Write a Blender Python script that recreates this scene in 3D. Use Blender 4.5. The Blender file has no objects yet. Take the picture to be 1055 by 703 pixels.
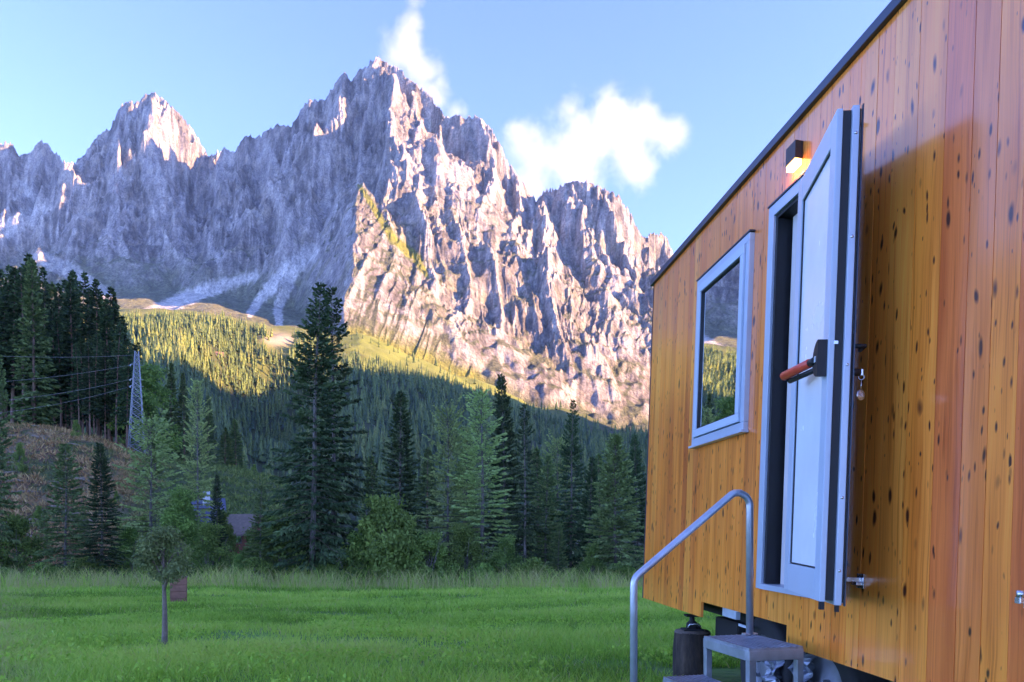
import bpy, bmesh, math, random
import numpy as np
from mathutils import Vector, Matrix, Euler

# ------------------------------------------------------------------ camera, sky, sun, exposure
SC = bpy.context.scene
COL = SC.collection
CZ = 1.15                      # camera height over the ground at the cabin
F = 760.0                      # focal length in photograph pixels (1055 wide)
PX0, PY0 = 527.5, 545.0        # principal column, horizon row
cam_data = bpy.data.cameras.new("camera")
cam = bpy.data.objects.new("camera", cam_data)
COL.objects.link(cam)
cam_data.sensor_width = 36.0
cam_data.lens = 36.0 * F / 1055.0
cam_data.shift_y = (PY0 - 351.5) / 1055.0
cam_data.clip_start = 0.05
cam_data.clip_end = 40000.0
cam.location = (0, 0, CZ)
cam.rotation_euler = (math.radians(90), 0, 0)
SC.camera = cam

SUN_AZ = math.radians(100)     # clockwise from the view direction (+Y)
SUN_EL = math.radians(12)
SHADE_H = 600.0                # height of the hill that shades the valley
world = bpy.data.worlds.new("World")
SC.world = world
world.use_nodes = True
wn = world.node_tree.nodes
wl = world.node_tree.links
bg = wn["Background"]
sky = wn.new("ShaderNodeTexSky")
sky.sky_type = 'NISHITA'
sky.sun_disc = False
sky.sun_elevation = SUN_EL
sky.sun_rotation = SUN_AZ
sky.altitude = 1200
sky.air_density = 0.42
sky.dust_density = 0.1
sky.ozone_density = 4.0
wl.new(sky.outputs[0], bg.inputs[0])
bg.inputs[1].default_value = 0.15

sun_data = bpy.data.lights.new("sun", 'SUN')
sun_data.energy = 3.1
sun_data.angle = math.radians(0.5)
sun_data.color = (1.0, 0.70, 0.33)
sun = bpy.data.objects.new("sun", sun_data)
COL.objects.link(sun)
sd = Vector((math.sin(SUN_AZ) * math.cos(SUN_EL), math.cos(SUN_AZ) * math.cos(SUN_EL), math.sin(SUN_EL)))
sun.rotation_euler = sd.to_track_quat('Z', 'Y').to_euler()

SC.view_settings.view_transform = 'Standard'
SC.view_settings.look = 'None'
SC.view_settings.exposure = 3.22
SC.view_settings.gamma = 1.0
SC.view_settings.use_curve_mapping = False
SC.view_settings.use_white_balance = True      # the camera's white balance, a little towards magenta
SC.view_settings.white_balance_temperature = 7500
SC.view_settings.white_balance_tint = 36
SC.cycles.use_denoising = True
SC.cycles.max_bounces = 6
SC.cycles.diffuse_bounces = 3
SC.cycles.glossy_bounces = 3
SC.cycles.transmission_bounces = 4
SC.cycles.transparent_max_bounces = 8
SC.cycles.volume_bounces = 2
SC.cycles.volume_step_rate = 0.4
SC.cycles.volume_max_steps = 256
SC.cycles.sample_clamp_indirect = 6.0

random.seed(7)
RNG = np.random.default_rng(11)

# ------------------------------------------------------------------ helpers
def tag(o, label=None, cat=None, group=None, kind=None):
    if label: o['label'] = label
    if cat: o['category'] = cat
    if group: o['group'] = group
    if kind: o['kind'] = kind
    return o

def empty(name, loc=(0, 0, 0), rot=(0, 0, 0)):
    o = bpy.data.objects.new(name, None)
    COL.objects.link(o)
    o.location = loc
    o.rotation_euler = rot
    o.empty_display_size = 0.2
    return o

def link(name, me, mat=None, parent=None):
    o = bpy.data.objects.new(name, me)
    COL.objects.link(o)
    if mat is not None:
        if isinstance(mat, (list, tuple)):
            for m in mat: me.materials.append(m)
        else:
            me.materials.append(mat)
    if parent is not None: o.parent = parent
    return o

def np_mesh(name, V, Fq, smooth=False, color=None, k=None):
    """V (n,3), Fq (m,k) numpy arrays -> mesh, fast"""
    V = np.asarray(V, dtype=np.float32); Fq = np.asarray(Fq, dtype=np.int32)
    me = bpy.data.meshes.new(name)
    k = Fq.shape[1]
    me.vertices.add(len(V)); me.vertices.foreach_set("co", V.ravel())
    me.loops.add(Fq.size); me.loops.foreach_set("vertex_index", Fq.ravel())
    me.polygons.add(len(Fq))
    me.polygons.foreach_set("loop_start", np.arange(0, Fq.size, k, dtype=np.int32))
    me.polygons.foreach_set("loop_total", np.full(len(Fq), k, dtype=np.int32))
    me.polygons.foreach_set("use_smooth", np.full(len(Fq), smooth, dtype=bool))
    me.update(calc_edges=True)
    if color is not None:
        a = me.color_attributes.new("tint", 'FLOAT_COLOR', 'POINT')
        c = np.ones((len(V), 4), dtype=np.float32); c[:, :color.shape[1]] = color
        a.data.foreach_set("color", c.ravel())
    return me

def grid_faces(nr, nc):
    i = np.arange(nr - 1)[:, None] * nc + np.arange(nc - 1)[None, :]
    i = i.ravel()
    return np.stack([i, i + 1, i + nc + 1, i + nc], axis=1)

def _hash(ix, iy, seed):
    h = (ix.astype(np.int64) * 374761393 + iy.astype(np.int64) * 668265263 + seed * 1442695041) & 0xFFFFFFFF
    h = ((h ^ (h >> 13)) * 1274126177) & 0xFFFFFFFF
    h = h ^ (h >> 16)
    return (h & 0xFFFFFF) / float(0x1000000)

def perlin(x, y, seed=0):
    ix = np.floor(x); iy = np.floor(y)
    fx = x - ix; fy = y - iy
    ux = fx * fx * fx * (fx * (fx * 6 - 15) + 10); uy = fy * fy * fy * (fy * (fy * 6 - 15) + 10)
    def g(ax, ay, dx, dy):
        a = _hash(ax, ay, seed) * 2 * np.pi
        return np.cos(a) * dx + np.sin(a) * dy
    n00 = g(ix, iy, fx, fy); n10 = g(ix + 1, iy, fx - 1, fy)
    n01 = g(ix, iy + 1, fx, fy - 1); n11 = g(ix + 1, iy + 1, fx - 1, fy - 1)
    return 1.5 * ((n00 * (1 - ux) + n10 * ux) * (1 - uy) + (n01 * (1 - ux) + n11 * ux) * uy)

def fbm(x, y, octv=4, seed=0, gain=0.5, lac=2.03):
    s = 0; a = 1.0
    for i in range(octv):
        s = s + a * perlin(x, y, seed + i * 17); x = x * lac + 3.1; y = y * lac + 1.7; a *= gain
    return s

def ridged(x, y, octv=4, seed=0, gain=0.5, lac=2.05):
    s = 0; a = 1.0; w = 1.0
    for i in range(octv):
        n = 1 - np.abs(perlin(x, y, seed + i * 13)) * 1.6
        n = np.clip(n, 0, 1) ** 2
        s = s + a * n * w; w = np.clip(n * 1.6, 0.25, 1); x = x * lac + 5.3; y = y * lac + 2.9; a *= gain
    return s

def sstep(a, b, x):
    t = np.clip((x - a) / (b - a), 0, 1)
    return t * t * (3 - 2 * t)

def P(px, py, d):
    """photograph pixel at depth d -> world point"""
    return ((px - PX0) / F * d, d, CZ + (PY0 - py) / F * d)

# ------------------------------------------------------------------ material helpers
class NT:
    def __init__(self, name):
        self.m = bpy.data.materials.new(name); self.m.use_nodes = True
        self.t = self.m.node_tree; self.n = self.t.nodes; self.l = self.t.links
        self.b = self.n["Principled BSDF"]
    def node(self, typ, **kw):
        nd = self.n.new(typ)
        for k, v in kw.items(): setattr(nd, k, v)
        return nd
    def link(self, a, b): self.l.new(a, b)
    def noise(self, scale, detail=4, rough=0.55, vec=None, dist=0.0):
        nd = self.node("ShaderNodeTexNoise")
        nd.inputs["Scale"].default_value = scale; nd.inputs["Detail"].default_value = detail
        nd.inputs["Roughness"].default_value = rough; nd.inputs["Distortion"].default_value = dist
        if vec is not None: self.link(vec, nd.inputs["Vector"])
        return nd
    def coords(self, scale=(1, 1, 1), kind="Object"):
        tc = self.node("ShaderNodeTexCoord"); mp = self.node("ShaderNodeMapping")
        mp.inputs["Scale"].default_value = scale
        self.link(tc.outputs[kind], mp.inputs["Vector"])
        return mp.outputs[0]
    def ramp(self, fac, stops):
        r = self.node("ShaderNodeValToRGB")
        e = r.color_ramp.elements
        while len(e) < len(stops): e.new(0.5)
        for i, (p, c) in enumerate(stops):
            e[i].position = p; e[i].color = (c[0], c[1], c[2], 1) if len(c) == 3 else c
        self.link(fac, r.inputs[0])
        return r.outputs[0]
    def mix(self, fac, a, b, blend='MIX'):
        m = self.node("ShaderNodeMix", data_type='RGBA', blend_type=blend)
        for i, v in ((0, fac), (6, a), (7, b)):
            if isinstance(v, bpy.types.NodeSocket): self.link(v, m.inputs[i])
            elif i == 0: m.inputs[0].default_value = v
            else: m.inputs[i].default_value = (v[0], v[1], v[2], 1)
        return m.outputs[2]
    def math(self, op, a, b=0.0):
        m = self.node("ShaderNodeMath", operation=op)
        for i, v in ((0, a), (1, b)):
            if isinstance(v, bpy.types.NodeSocket): self.link(v, m.inputs[i])
            else: m.inputs[i].default_value = v
        return m.outputs[0]
    def bump(self, h, strength=0.5, dist=0.01):
        b = self.node("ShaderNodeBump")
        b.inputs["Strength"].default_value = strength; b.inputs["Distance"].default_value = dist
        self.link(h, b.inputs["Height"]); self.link(b.outputs[0], self.b.inputs["Normal"])
        return b
    def attr(self, name):
        a = self.node("ShaderNodeAttribute"); a.attribute_name = name
        return a
    def set(self, **kw):
        for k, v in kw.items():
            s = self.b.inputs[k.replace('_', ' ')]
            if isinstance(v, bpy.types.NodeSocket): self.link(v, s)
            elif isinstance(v, (tuple, list)): s.default_value = (v[0], v[1], v[2], 1)
            else: s.default_value = v
        return self

def simple(name, col, rough=0.5, metal=0.0, var=0.12, scale=20.0, bump=0.0):
    t = NT(name)
    v = t.coords()
    n = t.noise(scale, 4, 0.6, v)
    c = t.ramp(n.outputs[0], [(0.3, tuple(x * (1 - var) for x in col)), (0.7, tuple(min(1, x * (1 + var)) for x in col))])
    t.set(Base_Color=c, Metallic=metal)
    rr = t.math('MULTIPLY_ADD', n.outputs[0], 0.25); rr.node.inputs[2].default_value = max(0.02, rough - 0.12)
    t.link(rr, t.b.inputs["Roughness"])
    if bump: t.bump(n.outputs[0], bump, 0.002)
    return t.m
# ------------------------------------------------------------------ terrain: meadow, left hill, valley, forested slope
def interp_px(table, u):
    t = np.array(table, float)
    return [np.interp(u * F + PX0, t[:, 0], t[:, i]) for i in range(1, t.shape[1])]

HILL = [(-900, 330), (-300, 400), (0, 436), (45, 440), (100, 452), (140, 468), (180, 476), (240, 484), (290, 494), (340, 540), (400, 585), (460, 600), (560, 605), (1400, 605)]
BENCH = [(-900, 330, 1250), (0, 338, 1250), (150, 332, 1250), (215, 333, 1280), (270, 346, 1250), (330, 352, 1300), (370, 346, 1420), (420, 366, 1460),
         (500, 396, 1500), (560, 424, 1500), (640, 440, 1500), (760, 450, 1500), (1400, 430, 1500)]
BEHIND = [(-900, .42), (0, .40), (150, .36), (330, .36), (380, .30), (500, .20), (640, .18), (1400, .3)]

def near_z(X, Y):
    """meadow by the cabin and down to the tree line"""
    z = -0.060 * np.clip(Y - 5.5, 0, 48) - 0.012 * np.clip(Y - 53.5, 0, 250)
    z = z + 0.05 * fbm(X * 0.35, Y * 0.35, 3, 5) * sstep(5, 9, Y) + 0.10 * fbm(X * 0.09, Y * 0.09, 2, 9) * sstep(8, 16, Y)
    return z

def terrain_z(X, Y):
    Ys = np.maximum(Y, 1.0)
    u = np.clip(X / Ys, -3, 2.2)
    z0 = near_z(X, Y)
    # left hill
    hy, = interp_px(HILL, u)
    hd = 118.0
    zr = CZ + (PY0 - hy) / F * hd
    t = np.clip((Y - 60) / (hd - 60), 0, 1)
    prof = 0.55 * t + 0.45 * sstep(0, 1, t)
    hill = -3.1 + (zr + 3.1) * prof
    hill = hill - sstep(150, 330, Y) * (zr + 16) + 0.5 * fbm(X * .05, Y * .05, 4, 3) * sstep(60, 80, Y)
    hill = np.where(zr > -3.0, hill, -99)
    z = np.where(Y > 60, np.maximum(z0 - 0 * Y, hill), z0)
    # far slope
    by, bd = interp_px(BENCH, u)
    bz = CZ + (PY0 - by) / F * bd
    tt = np.clip((Y - 420) / (bd - 420), 0, 1.0)
    far = -10 + (bz + 10) * (tt ** 1.12)
    # gully between the two forested spurs
    px = u * F + PX0
    g = np.exp(-((px - 285 + 40 * (1 - tt)) / 55.0) ** 2)
    far = far - 110 * g * np.sin(np.pi * np.clip(tt, 0, 1)) ** 1.0 * sstep(600, 800, Y)
    g2 = np.exp(-((px - 195) / 60.0) ** 2)
    far = far + 45 * g2 * np.sin(np.pi * np.clip(tt, 0, 1))
    far = far + 14 * fbm(X / 160, Y / 160, 4, 21) * sstep(430, 700, Y)
    sl, = interp_px(BEHIND, u)
    far = far + np.maximum(Y - bd, 0) * sl
    return np.where(Y > 300, np.maximum(np.where(Y < 420, -14, far), np.where(Y < 420, z, -99)), z)

def grid_world(us, ys, zf):
    U, Yg = np.meshgrid(us, ys)
    X = U * Yg
    Z = zf(X, Yg)
    return U, X, Yg, Z

# ground near: regular sheet round the camera
xs = np.concatenate([np.linspace(-500, -60, 30)[:-1], np.linspace(-60, 40, 120)[:-1], np.linspace(40, 500, 30)])
ys = np.concatenate([np.linspace(-600, -12, 30)[:-1], np.linspace(-12, 46, 110)])
Xg, Yg = np.meshgrid(xs, ys)
Zg = near_z(Xg, Yg)
cg = np.zeros((Xg.size, 3)); 
nn = fbm(Xg / 7, Yg / 5, 3, 31).ravel()
cg[:] = (0.09, 0.24, 0.025)
cg *= (1 + 0.35 * nn)[:, None]
dirt = (sstep(4.2, 3.2, Yg - 0.0 * Xg) * 0).ravel()
V = np.stack([Xg, Yg, Zg], -1).reshape(-1, 3)
mg = NT("meadow_soil")
a = mg.attr("tint")
n1 = mg.noise(6.0, 6, 0.65, mg.coords())
c = mg.mix(0.65, a.outputs[0], mg.ramp(n1.outputs[0], [(0.3, (0.04, 0.10, 0.014)), (0.7, (0.11, 0.26, 0.03))]))
mg.set(Base_Color=c, Roughness=0.95)
mg.bump(n1.outputs[0], 0.8, 0.06)
o = link("ground", np_mesh("ground", V, grid_faces(len(ys), len(xs)), True, cg), mg.m)
tag(o, "short green meadow grass between cabin and tree line", "ground", kind="structure")

# hillside and valley
us = np.concatenate([np.linspace(-1.9, -0.75, 70)[:-1], np.linspace(-0.75, 0.30, 420)[:-1], np.linspace(0.30, 1.5, 50)])
yv = np.concatenate([np.linspace(45.5, 160, 110)[:-1], np.linspace(160, 420, 26)[:-1], np.linspace(420, 1560, 150)])
U, X, Y, Z = grid_world(us, yv, terrain_z)
Z -= 0.03
def grid_normals(X, Y, Z):
    p = np.stack([X, Y, Z], -1)
    du = np.gradient(p, axis=1); dv = np.gradient(p, axis=0)
    n = np.cross(du, dv); n /= np.linalg.norm(n, axis=-1, keepdims=True) + 1e-12
    return n
px = U * F + PX0
py = PY0 - F * (Z - CZ) / Y
col = np.zeros(X.shape + (3,)); col[:] = (0.045, 0.06, 0.02)
def paint(mask, c):
    global col
    m = np.clip(mask, 0, 1)[..., None]
    col = col * (1 - m) + np.array(c) * m
nz = fbm(X / 9, Y / 9, 4, 41); nz2 = fbm(X / 3, Y / 3, 3, 43)
hillside = sstep(58, 66, Y) * sstep(300, 240, Y)
paint(hillside, (0.07, 0.10, 0.03))
slash = hillside * sstep(175, 110, px + 25 * nz) * sstep(150, 128, Y)
paint(slash * sstep(-0.5, 0.3, nz2 + 0.2), (0.19, 0.10, 0.055))
paint(slash * sstep(0.15, 0.5, nz), (0.30, 0.20, 0.11))
paint(slash * sstep(0.1, 0.5, -nz2 - nz * .5) * .8, (0.09, 0.13, 0.035))
ob = np.exp(-(((px - 127) / 15) ** 2 + ((py - 498) / 13) ** 2) * 1.0)
paint(sstep(0.35, 0.6, ob + 0.12 * nz2) * hillside, (0.36, 0.17, 0.055))
paint(hillside * sstep(215, 245, px) * sstep(0.0, 0.4, nz2 + 0.1) * sstep(100, 112, Y), (0.22, 0.26, 0.06))
by, bd = interp_px(BENCH, U)
n3 = fbm(X / 60, Y / 60, 4, 51)
lawn = sstep(bd - 330, bd - 120, Y + 120 * n3) * sstep(335, 370, px) * sstep(640, 520, px)
paint(lawn, (0.14, 0.18, 0.035))
lawn2 = sstep(bd - 150, bd - 60, Y + 60 * n3) * sstep(345, 330, px)
paint(lawn2 * .8, (0.13, 0.16, 0.04))
paint(np.exp(-(((px - 288) / 16) ** 2 + ((py - 350) / 6) ** 2)) * 1.3, (0.34, 0.30, 0.24))
V = np.stack([X, Y, Z], -1).reshape(-1, 3)
mh = NT("hillside_earth")
a = mh.attr("tint")
n1 = mh.noise(1.2, 6, 0.65, mh.coords())
c = mh.mix(1.0, a.outputs[0], mh.ramp(n1.outputs[0], [(0.25, (0.45, 0.45, 0.45)), (0.75, (1.35, 1.3, 1.25))]), 'MULTIPLY')
mh.set(Base_Color=c, Roughness=0.95)
mh.bump(n1.outputs[0], 1.0, 0.8)
o = link("hillside", np_mesh("hillside", V, grid_faces(len(yv), len(us)), True, col.reshape(-1, 3)), mh.m)
tag(o, "hillside with brown felling slash and green slopes beyond the meadow", "hillside", kind="structure")

# hill behind and to the right of the photographer that keeps the valley in evening shade
hx = np.linspace(620, 3000, 80); hyy = np.linspace(-1600, 1620, 100)
HX, HY = np.meshgrid(hx, hyy)
HZ = SHADE_H * sstep(640, 1500, HX) * sstep(1600, 1150, HY) * sstep(-1600, -900, HY) * (1 - 0.5 * sstep(1600, 3000, HX)) + 30 * fbm(HX / 200, HY / 200, 4, 61) * sstep(680, 1100, HX) - 12
V = np.stack([HX, HY, HZ], -1).reshape(-1, 3)
mf = NT("wooded_hill")
n1 = mf.noise(0.05, 6, 0.7, mf.coords())
mf.set(Base_Color=mf.ramp(n1.outputs[0], [(0.3, (0.02, 0.035, 0.012)), (0.7, (0.06, 0.085, 0.03))]), Roughness=1.0)
mf.bump(n1.outputs[0], 1.0, 8)
o = link("hill", np_mesh("hill", V, grid_faces(len(hyy), len(hx)), True), mf.m)
tag(o, "dark wooded hill on the sunward side of the valley", "hill", kind="structure")
# ------------------------------------------------------------------ mountains
SKY = [(-700, 190), (-420, 160), (-300, 185), (-180, 150), (-90, 172), (-30, 152), (0, 148), (12, 147), (20, 160), (30, 158), (42, 143), (55, 155), (68, 168), (80, 165), (88, 158), (97, 143), (115, 130), (122, 112), (133, 103), (140, 107),
       (150, 97), (158, 95), (170, 103), (185, 117), (200, 135), (210, 152), (215, 161), (222, 158), (232, 152), (240, 158), (250, 143), (258, 139), (262, 143),
       (275, 134), (287, 128), (300, 130), (310, 114), (318, 102), (326, 103), (335, 103), (345, 86), (355, 73), (362, 85), (370, 72), (380, 66), (390, 58), (400, 66),
       (410, 69), (420, 80), (430, 88), (440, 95), (452, 110), (460, 122), (470, 118), (478, 121), (488, 120), (495, 122), (505, 130), (515, 148), (522, 165), (535, 182),
       (548, 200), (552, 208), (560, 197), (575, 194), (588, 187), (605, 187), (620, 193), (635, 200), (648, 217), (655, 230), (662, 245), (668, 241), (680, 240),
       (688, 247), (694, 262), (710, 300), (780, 340), (900, 370), (1100, 390), (1500, 400)]
um = np.concatenate([np.linspace(-1.45, -0.71, 110)[:-1], np.linspace(-0.71, 0.24, 760)[:-1], np.linspace(0.24, 0.95, 60)])
ym = np.concatenate([np.linspace(1380, 2400, 190)[:-1], np.linspace(2400, 3700, 220)[:-1], np.linspace(3700, 4600, 20)])
U, Y = np.meshgrid(um, ym)
X = U * Y
base = terrain_z(X, Y)
pxg = U * F + PX0

# domain warp for ragged buttresses
wx = 55 * fbm(X / 330, Y / 330, 3, 71) + 20 * fbm(X / 75, Y / 75, 3, 73)
wy = 55 * fbm(X / 330, Y / 330, 3, 72) + 20 * fbm(X / 75, Y / 75, 3, 74)
XW, YW = X + wx, Y + wy
XF, YF = X + 0.28 * wx, Y + 0.28 * wy

def ridge(pts, s1, d0, s2, right=None):
    """pts in (px,py,depth); s1 near slope up to d0 metres, s2 beyond; right = (s1,d0,s2) on the viewer's right"""
    H = np.full(X.shape, -1e4)
    W = [P(*p) for p in pts]
    for (ax, ay, az), (bx, by_, bz) in zip(W[:-1], W[1:]):
        dx, dy = bx - ax, by_ - ay
        L2 = dx * dx + dy * dy + 1e-6
        t = np.clip(((XW - ax) * dx + (YW - ay) * dy) / L2, 0, 1)
        qx, qy = XW - (ax + t * dx), YW - (ay + t * dy)
        d = np.hypot(qx, qy)
        z = az + (bz - az) * t
        drop = np.where(d < d0, s1 * d, s1 * d0 + s2 * (d - d0))
        if right is not None:
            r1, rd, r2 = right
            dr = np.where(d < rd, r1 * d, r1 * rd + r2 * (d - rd))
            drop = np.where(qx > 0, dr, drop)
        H = np.maximum(H, z - drop)
    return H

def facet(pts, steep):
    """planar rock face through the first three points, limited by the polygon, falling off steeply outside"""
    W = np.array([P(*p) for p in pts])
    n = np.cross(W[1] - W[0], W[2] - W[0])
    z = W[0, 2] - (n[0] * (XF - W[0, 0]) + n[1] * (YF - W[0, 1])) / n[2]
    cx, cy = W[:, 0].mean(), W[:, 1].mean()
    out = np.full(X.shape, -1e9)
    for i in range(len(W)):
        ax, ay = W[i, :2]; bx, by_ = W[(i + 1) % len(W), :2]
        ex, ey = by_ - ay, -(bx - ax)
        l = math.hypot(ex, ey); ex /= l; ey /= l
        if ex * (cx - ax) + ey * (cy - ay) > 0: ex, ey = -ex, -ey
        out = np.maximum(out, ex * (XF - ax) + ey * (YF - ay))
    return z - steep * np.maximum(out, 0)

crest = [(-700, 200, 3700), (-420, 160, 3650), (-300, 190, 3600), (-150, 165, 3500), (0, 150, 3500), (42, 143, 3500), (70, 168, 3450), (97, 143, 3450), (133, 103, 3400), (158, 95, 3400), (185, 117, 3400),
         (212, 158, 3400), (235, 155, 3300), (258, 140, 3250), (318, 102, 3150), (355, 73, 3050), (392, 58, 3000), (430, 88, 2950), (455, 118, 2900), (495, 122, 2800),
         (522, 165, 2750), (550, 206, 2750), (588, 187, 2650), (620, 193, 2600), (650, 222, 2600), (664, 245, 2650), (682, 240, 2700), (700, 268, 2700), (780, 340, 2700), (1000, 390, 2700)]
H = ridge(crest, 2.9, 170, 1.42)
S = (2.0, 150, 1.15)
spurs = [
    ([(-150, 165, 3500), (-120, 240, 3150), (-90, 300, 2800)], S, None),
    ([(42, 143, 3500), (20, 200, 3250), (-5, 250, 2950), (-30, 300, 2600)], S, None),
    ([(97, 143, 3450), (85, 190, 3250), (95, 245, 2950), (110, 290, 2700)], S, None),
    ([(158, 95, 3400), (163, 140, 3260), (172, 200, 3020), (185, 255, 2780), (215, 285, 2600)], (1.6, 160, 0.9), (1.9, 160, 1.0)),
    ([(133, 103, 3400), (125, 160, 3200), (135, 220, 2950), (150, 280, 2650)], S, None),
    ([(258, 140, 3250), (250, 190, 3000), (238, 240, 2750), (225, 275, 2560)], S, None),
    ([(318, 102, 3150), (300, 160, 2920), (280, 215, 2700)], S, None),
    ([(355, 73, 3050), (345, 125, 2880), (330, 175, 2700), (312, 220, 2520), (300, 250, 2400)], S, None),
    # main peak's right-hand ribs
    ([(392, 58, 3000), (414, 95, 2900), (413, 135, 2780), (398, 165, 2600)], (1.7, 150, 1.0), (1.5, 120, 1.0)),
    ([(430, 88, 2950), (436, 140, 2780), (428, 185, 2620), (425, 235, 2420), (433, 262, 2300)], (1.6, 80, 1.0), (1.9, 80, 1.1)),
    ([(458, 120, 2900), (462, 165, 2740), (450, 205, 2580), (452, 255, 2400)], (1.6, 80, 1.0), (1.9, 80, 1.1)),
    ([(495, 122, 2800), (500, 160, 2690), (488, 205, 2560), (470, 255, 2400), (468, 300, 2200)], (1.6, 90, 1.0), (1.8, 90, 1.1)),
    ([(522, 165, 2750), (533, 205, 2620), (532, 240, 2480), (548, 280, 2330), (560, 320, 2180), (578, 358, 2020), (590, 385, 1880), (590, 410, 1720)], (1.9, 120, 1.1), (1.2, 170, 1.0)),
    ([(588, 187, 2650), (598, 230, 2520), (612, 262, 2420), (625, 300, 2280), (612, 345, 2120), (600, 385, 1920), (615, 420, 1700)], (1.9, 100, 1.1), (1.3, 140, 1.0)),
    ([(620, 193, 2600), (640, 240, 2480), (655, 290, 2340), (650, 335, 2180), (640, 380, 1980), (650, 425, 1700)], (1.8, 90, 1.0), (1.4, 120, 1.0)),
    ([(682, 240, 2700), (690, 300, 2500), (685, 350, 2250), (690, 400, 2000)], S, None),
]
for pts, sl, rt in spurs:
    H = np.maximum(H, ridge(pts, sl[0], sl[1], sl[2] * 1.4, right=None if rt is None else (rt[0], rt[1], rt[2] * 1.0)))
# the big sunlit slab in front and its grassy edge
slab = facet([(369, 182, 2260), (353, 346, 1470), (496, 394, 1610), (444, 286, 1990), (407, 240, 2120), (386, 208, 2200)], 2.6)
slab = slab + 9 * (ridged(pxg / 22.0 - (Y - 1600) / 260, Y / 700, 4, 81) - 0.8)
onslab = sstep(-25, 25, slab - H)
H = np.maximum(H, slab)

# gullies running down the fall line, towers on the crest
rel = sstep(0, 260, H - base)
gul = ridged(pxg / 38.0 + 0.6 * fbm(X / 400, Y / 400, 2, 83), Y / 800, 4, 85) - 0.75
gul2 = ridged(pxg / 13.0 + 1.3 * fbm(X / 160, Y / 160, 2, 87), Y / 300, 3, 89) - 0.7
rough = fbm(X / 38, Y / 38, 4, 91, 0.6)
amp = 0.55 + 0.6 * sstep(-0.4, 0.6, fbm(X / 300, Y / 300, 2, 97))
M = H + rel * amp * (1 - 0.75 * onslab) * ((44 - 14 * sstep(360, 460, pxg)) * gul + (15 - 5 * sstep(360, 460, pxg)) * gul2 + 11 * rough) + rel * onslab * (5 * gul2 + 3 * rough)
# ledges: faint terraces
tz = M / 48.0 + 0.7 * fbm(X / 260, Y / 260, 3, 93)
M = M + rel * 3.0 * (np.abs((tz % 1.0) - 0.5) * 4 - 1)
Z = np.maximum(M, base - 2)

# match the skyline column by column (smooth part only, so that the towers stay ragged)
e = (Z - CZ) / Y
act = e.max(axis=0)
ker = np.ones(7) / 7
acts = np.convolve(np.pad(act, 3, mode='edge'), ker, 'valid')
tgt = (PY0 - np.interp(um * F + PX0, *np.array(SKY, float).T)) / F
tgt = tgt + 0.0012 * fbm(um * 160, um * 0 + .5, 3, 95)
f = tgt / acts
w = sstep(0.62, 0.97, e / act[None, :])
Z = np.where(Z > base, CZ + (Z - CZ) * (1 + (f[None, :] - 1) * w), Z)
Z[-1, :] = 0
for it in range(2):
    e = (Z - CZ) / Y; act = e.max(axis=0)
    over = np.minimum(1, (tgt + 0.010) / act)[None, :]
    Z = np.where(e > tgt[None, :] + 0.004, CZ + (tgt[None, :] + 0.004 + (e - tgt[None, :] - 0.004) * 0.3) * Y, Z)

N = grid_normals(X, Y, Z)
py = PY0 - F * (Z - CZ) / Y
steep = N[..., 2]
col = np.zeros(X.shape + (3,))
col[:] = (0.36, 0.335, 0.345)
n1 = fbm(X / 120, (Y + Z) / 120, 4, 101); n2 = fbm(X / 30, (Z + Y * .5) / 22, 4, 103); n4 = fbm(pxg / 5.0, Z / 120, 3, 105)
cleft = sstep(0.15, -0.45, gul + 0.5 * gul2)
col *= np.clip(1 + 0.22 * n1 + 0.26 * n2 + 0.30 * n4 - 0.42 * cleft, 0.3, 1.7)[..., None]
paint(sstep(0.25, 0.6, n4 + .6 * n1) * .45, (0.45, 0.43, 0.41))
paint(sstep(0.1, 0.6, n1 + .5 * n2) * .35, (0.33, 0.26, 0.21))
isrock = sstep(5, 40, Z - base)
def brush(poly, wid, soft=0.6):
    d = np.full(X.shape, 1e9)
    for (ax, ay, aw), (bx, by_, bw) in zip(poly[:-1], poly[1:]):
        dx, dy = bx - ax, by_ - ay
        t = np.clip(((pxg - ax) * dx + (py - ay) * dy) / (dx * dx + dy * dy + 1e-6), 0, 1)
        d = np.minimum(d, np.hypot(pxg - ax - t * dx, py - ay - t * dy) / ((aw + (bw - aw) * t) * wid))
    return sstep(1.0, soft, d + 0.25 * n2)
grass = (0.085, 0.105, 0.045)
paint(sstep(0.60, 0.74, steep + 0.10 * n1) * sstep(1250, 900, Z) * .85, grass)
paint((1 - isrock) * .8, (0.10, 0.125, 0.06))
screeish = (1 - sstep(20, 170, Z - base)) * sstep(350, 320, pxg)
paint(screeish * (.5 + .4 * sstep(-.2, .5, n1 + n4)), (0.17, 0.185, 0.13))
paint(sstep(0.2, 0.6, n1 + n2 * .4) * sstep(1300, 700, Z) * isrock * .45, (0.10, 0.115, 0.06))
talus = (0.62, 0.60, 0.60)
paint(brush([(258, 322, 5), (275, 300, 7), (300, 277, 12), (322, 258, 9)], 1.0) * .9, talus)
paint(brush([(288, 335, 5), (286, 318, 6), (300, 285, 8)], 1.0) * .8, talus)
paint(brush([(140, 328, 6), (170, 316, 9), (215, 298, 9), (262, 284, 6)], 1.0) * .9, talus)
paint(brush([(0, 240, 12), (25, 225, 12), (45, 215, 7), (20, 190, 6)], 1.0) * .6, talus)
paint(brush([(40, 265, 9), (75, 280, 10), (110, 305, 8)], 1.0) * .6, talus)
paint(brush([(470, 310, 7), (468, 345, 7), (500, 385, 6)], 1.0) * .35, talus)
edge = brush([(370, 190, 3), (385, 214, 4), (405, 246, 6), (428, 264, 6), (440, 284, 3)], 1.0)
paint(edge * sstep(2420, 2300, Y), (0.17, 0.19, 0.03))
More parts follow.
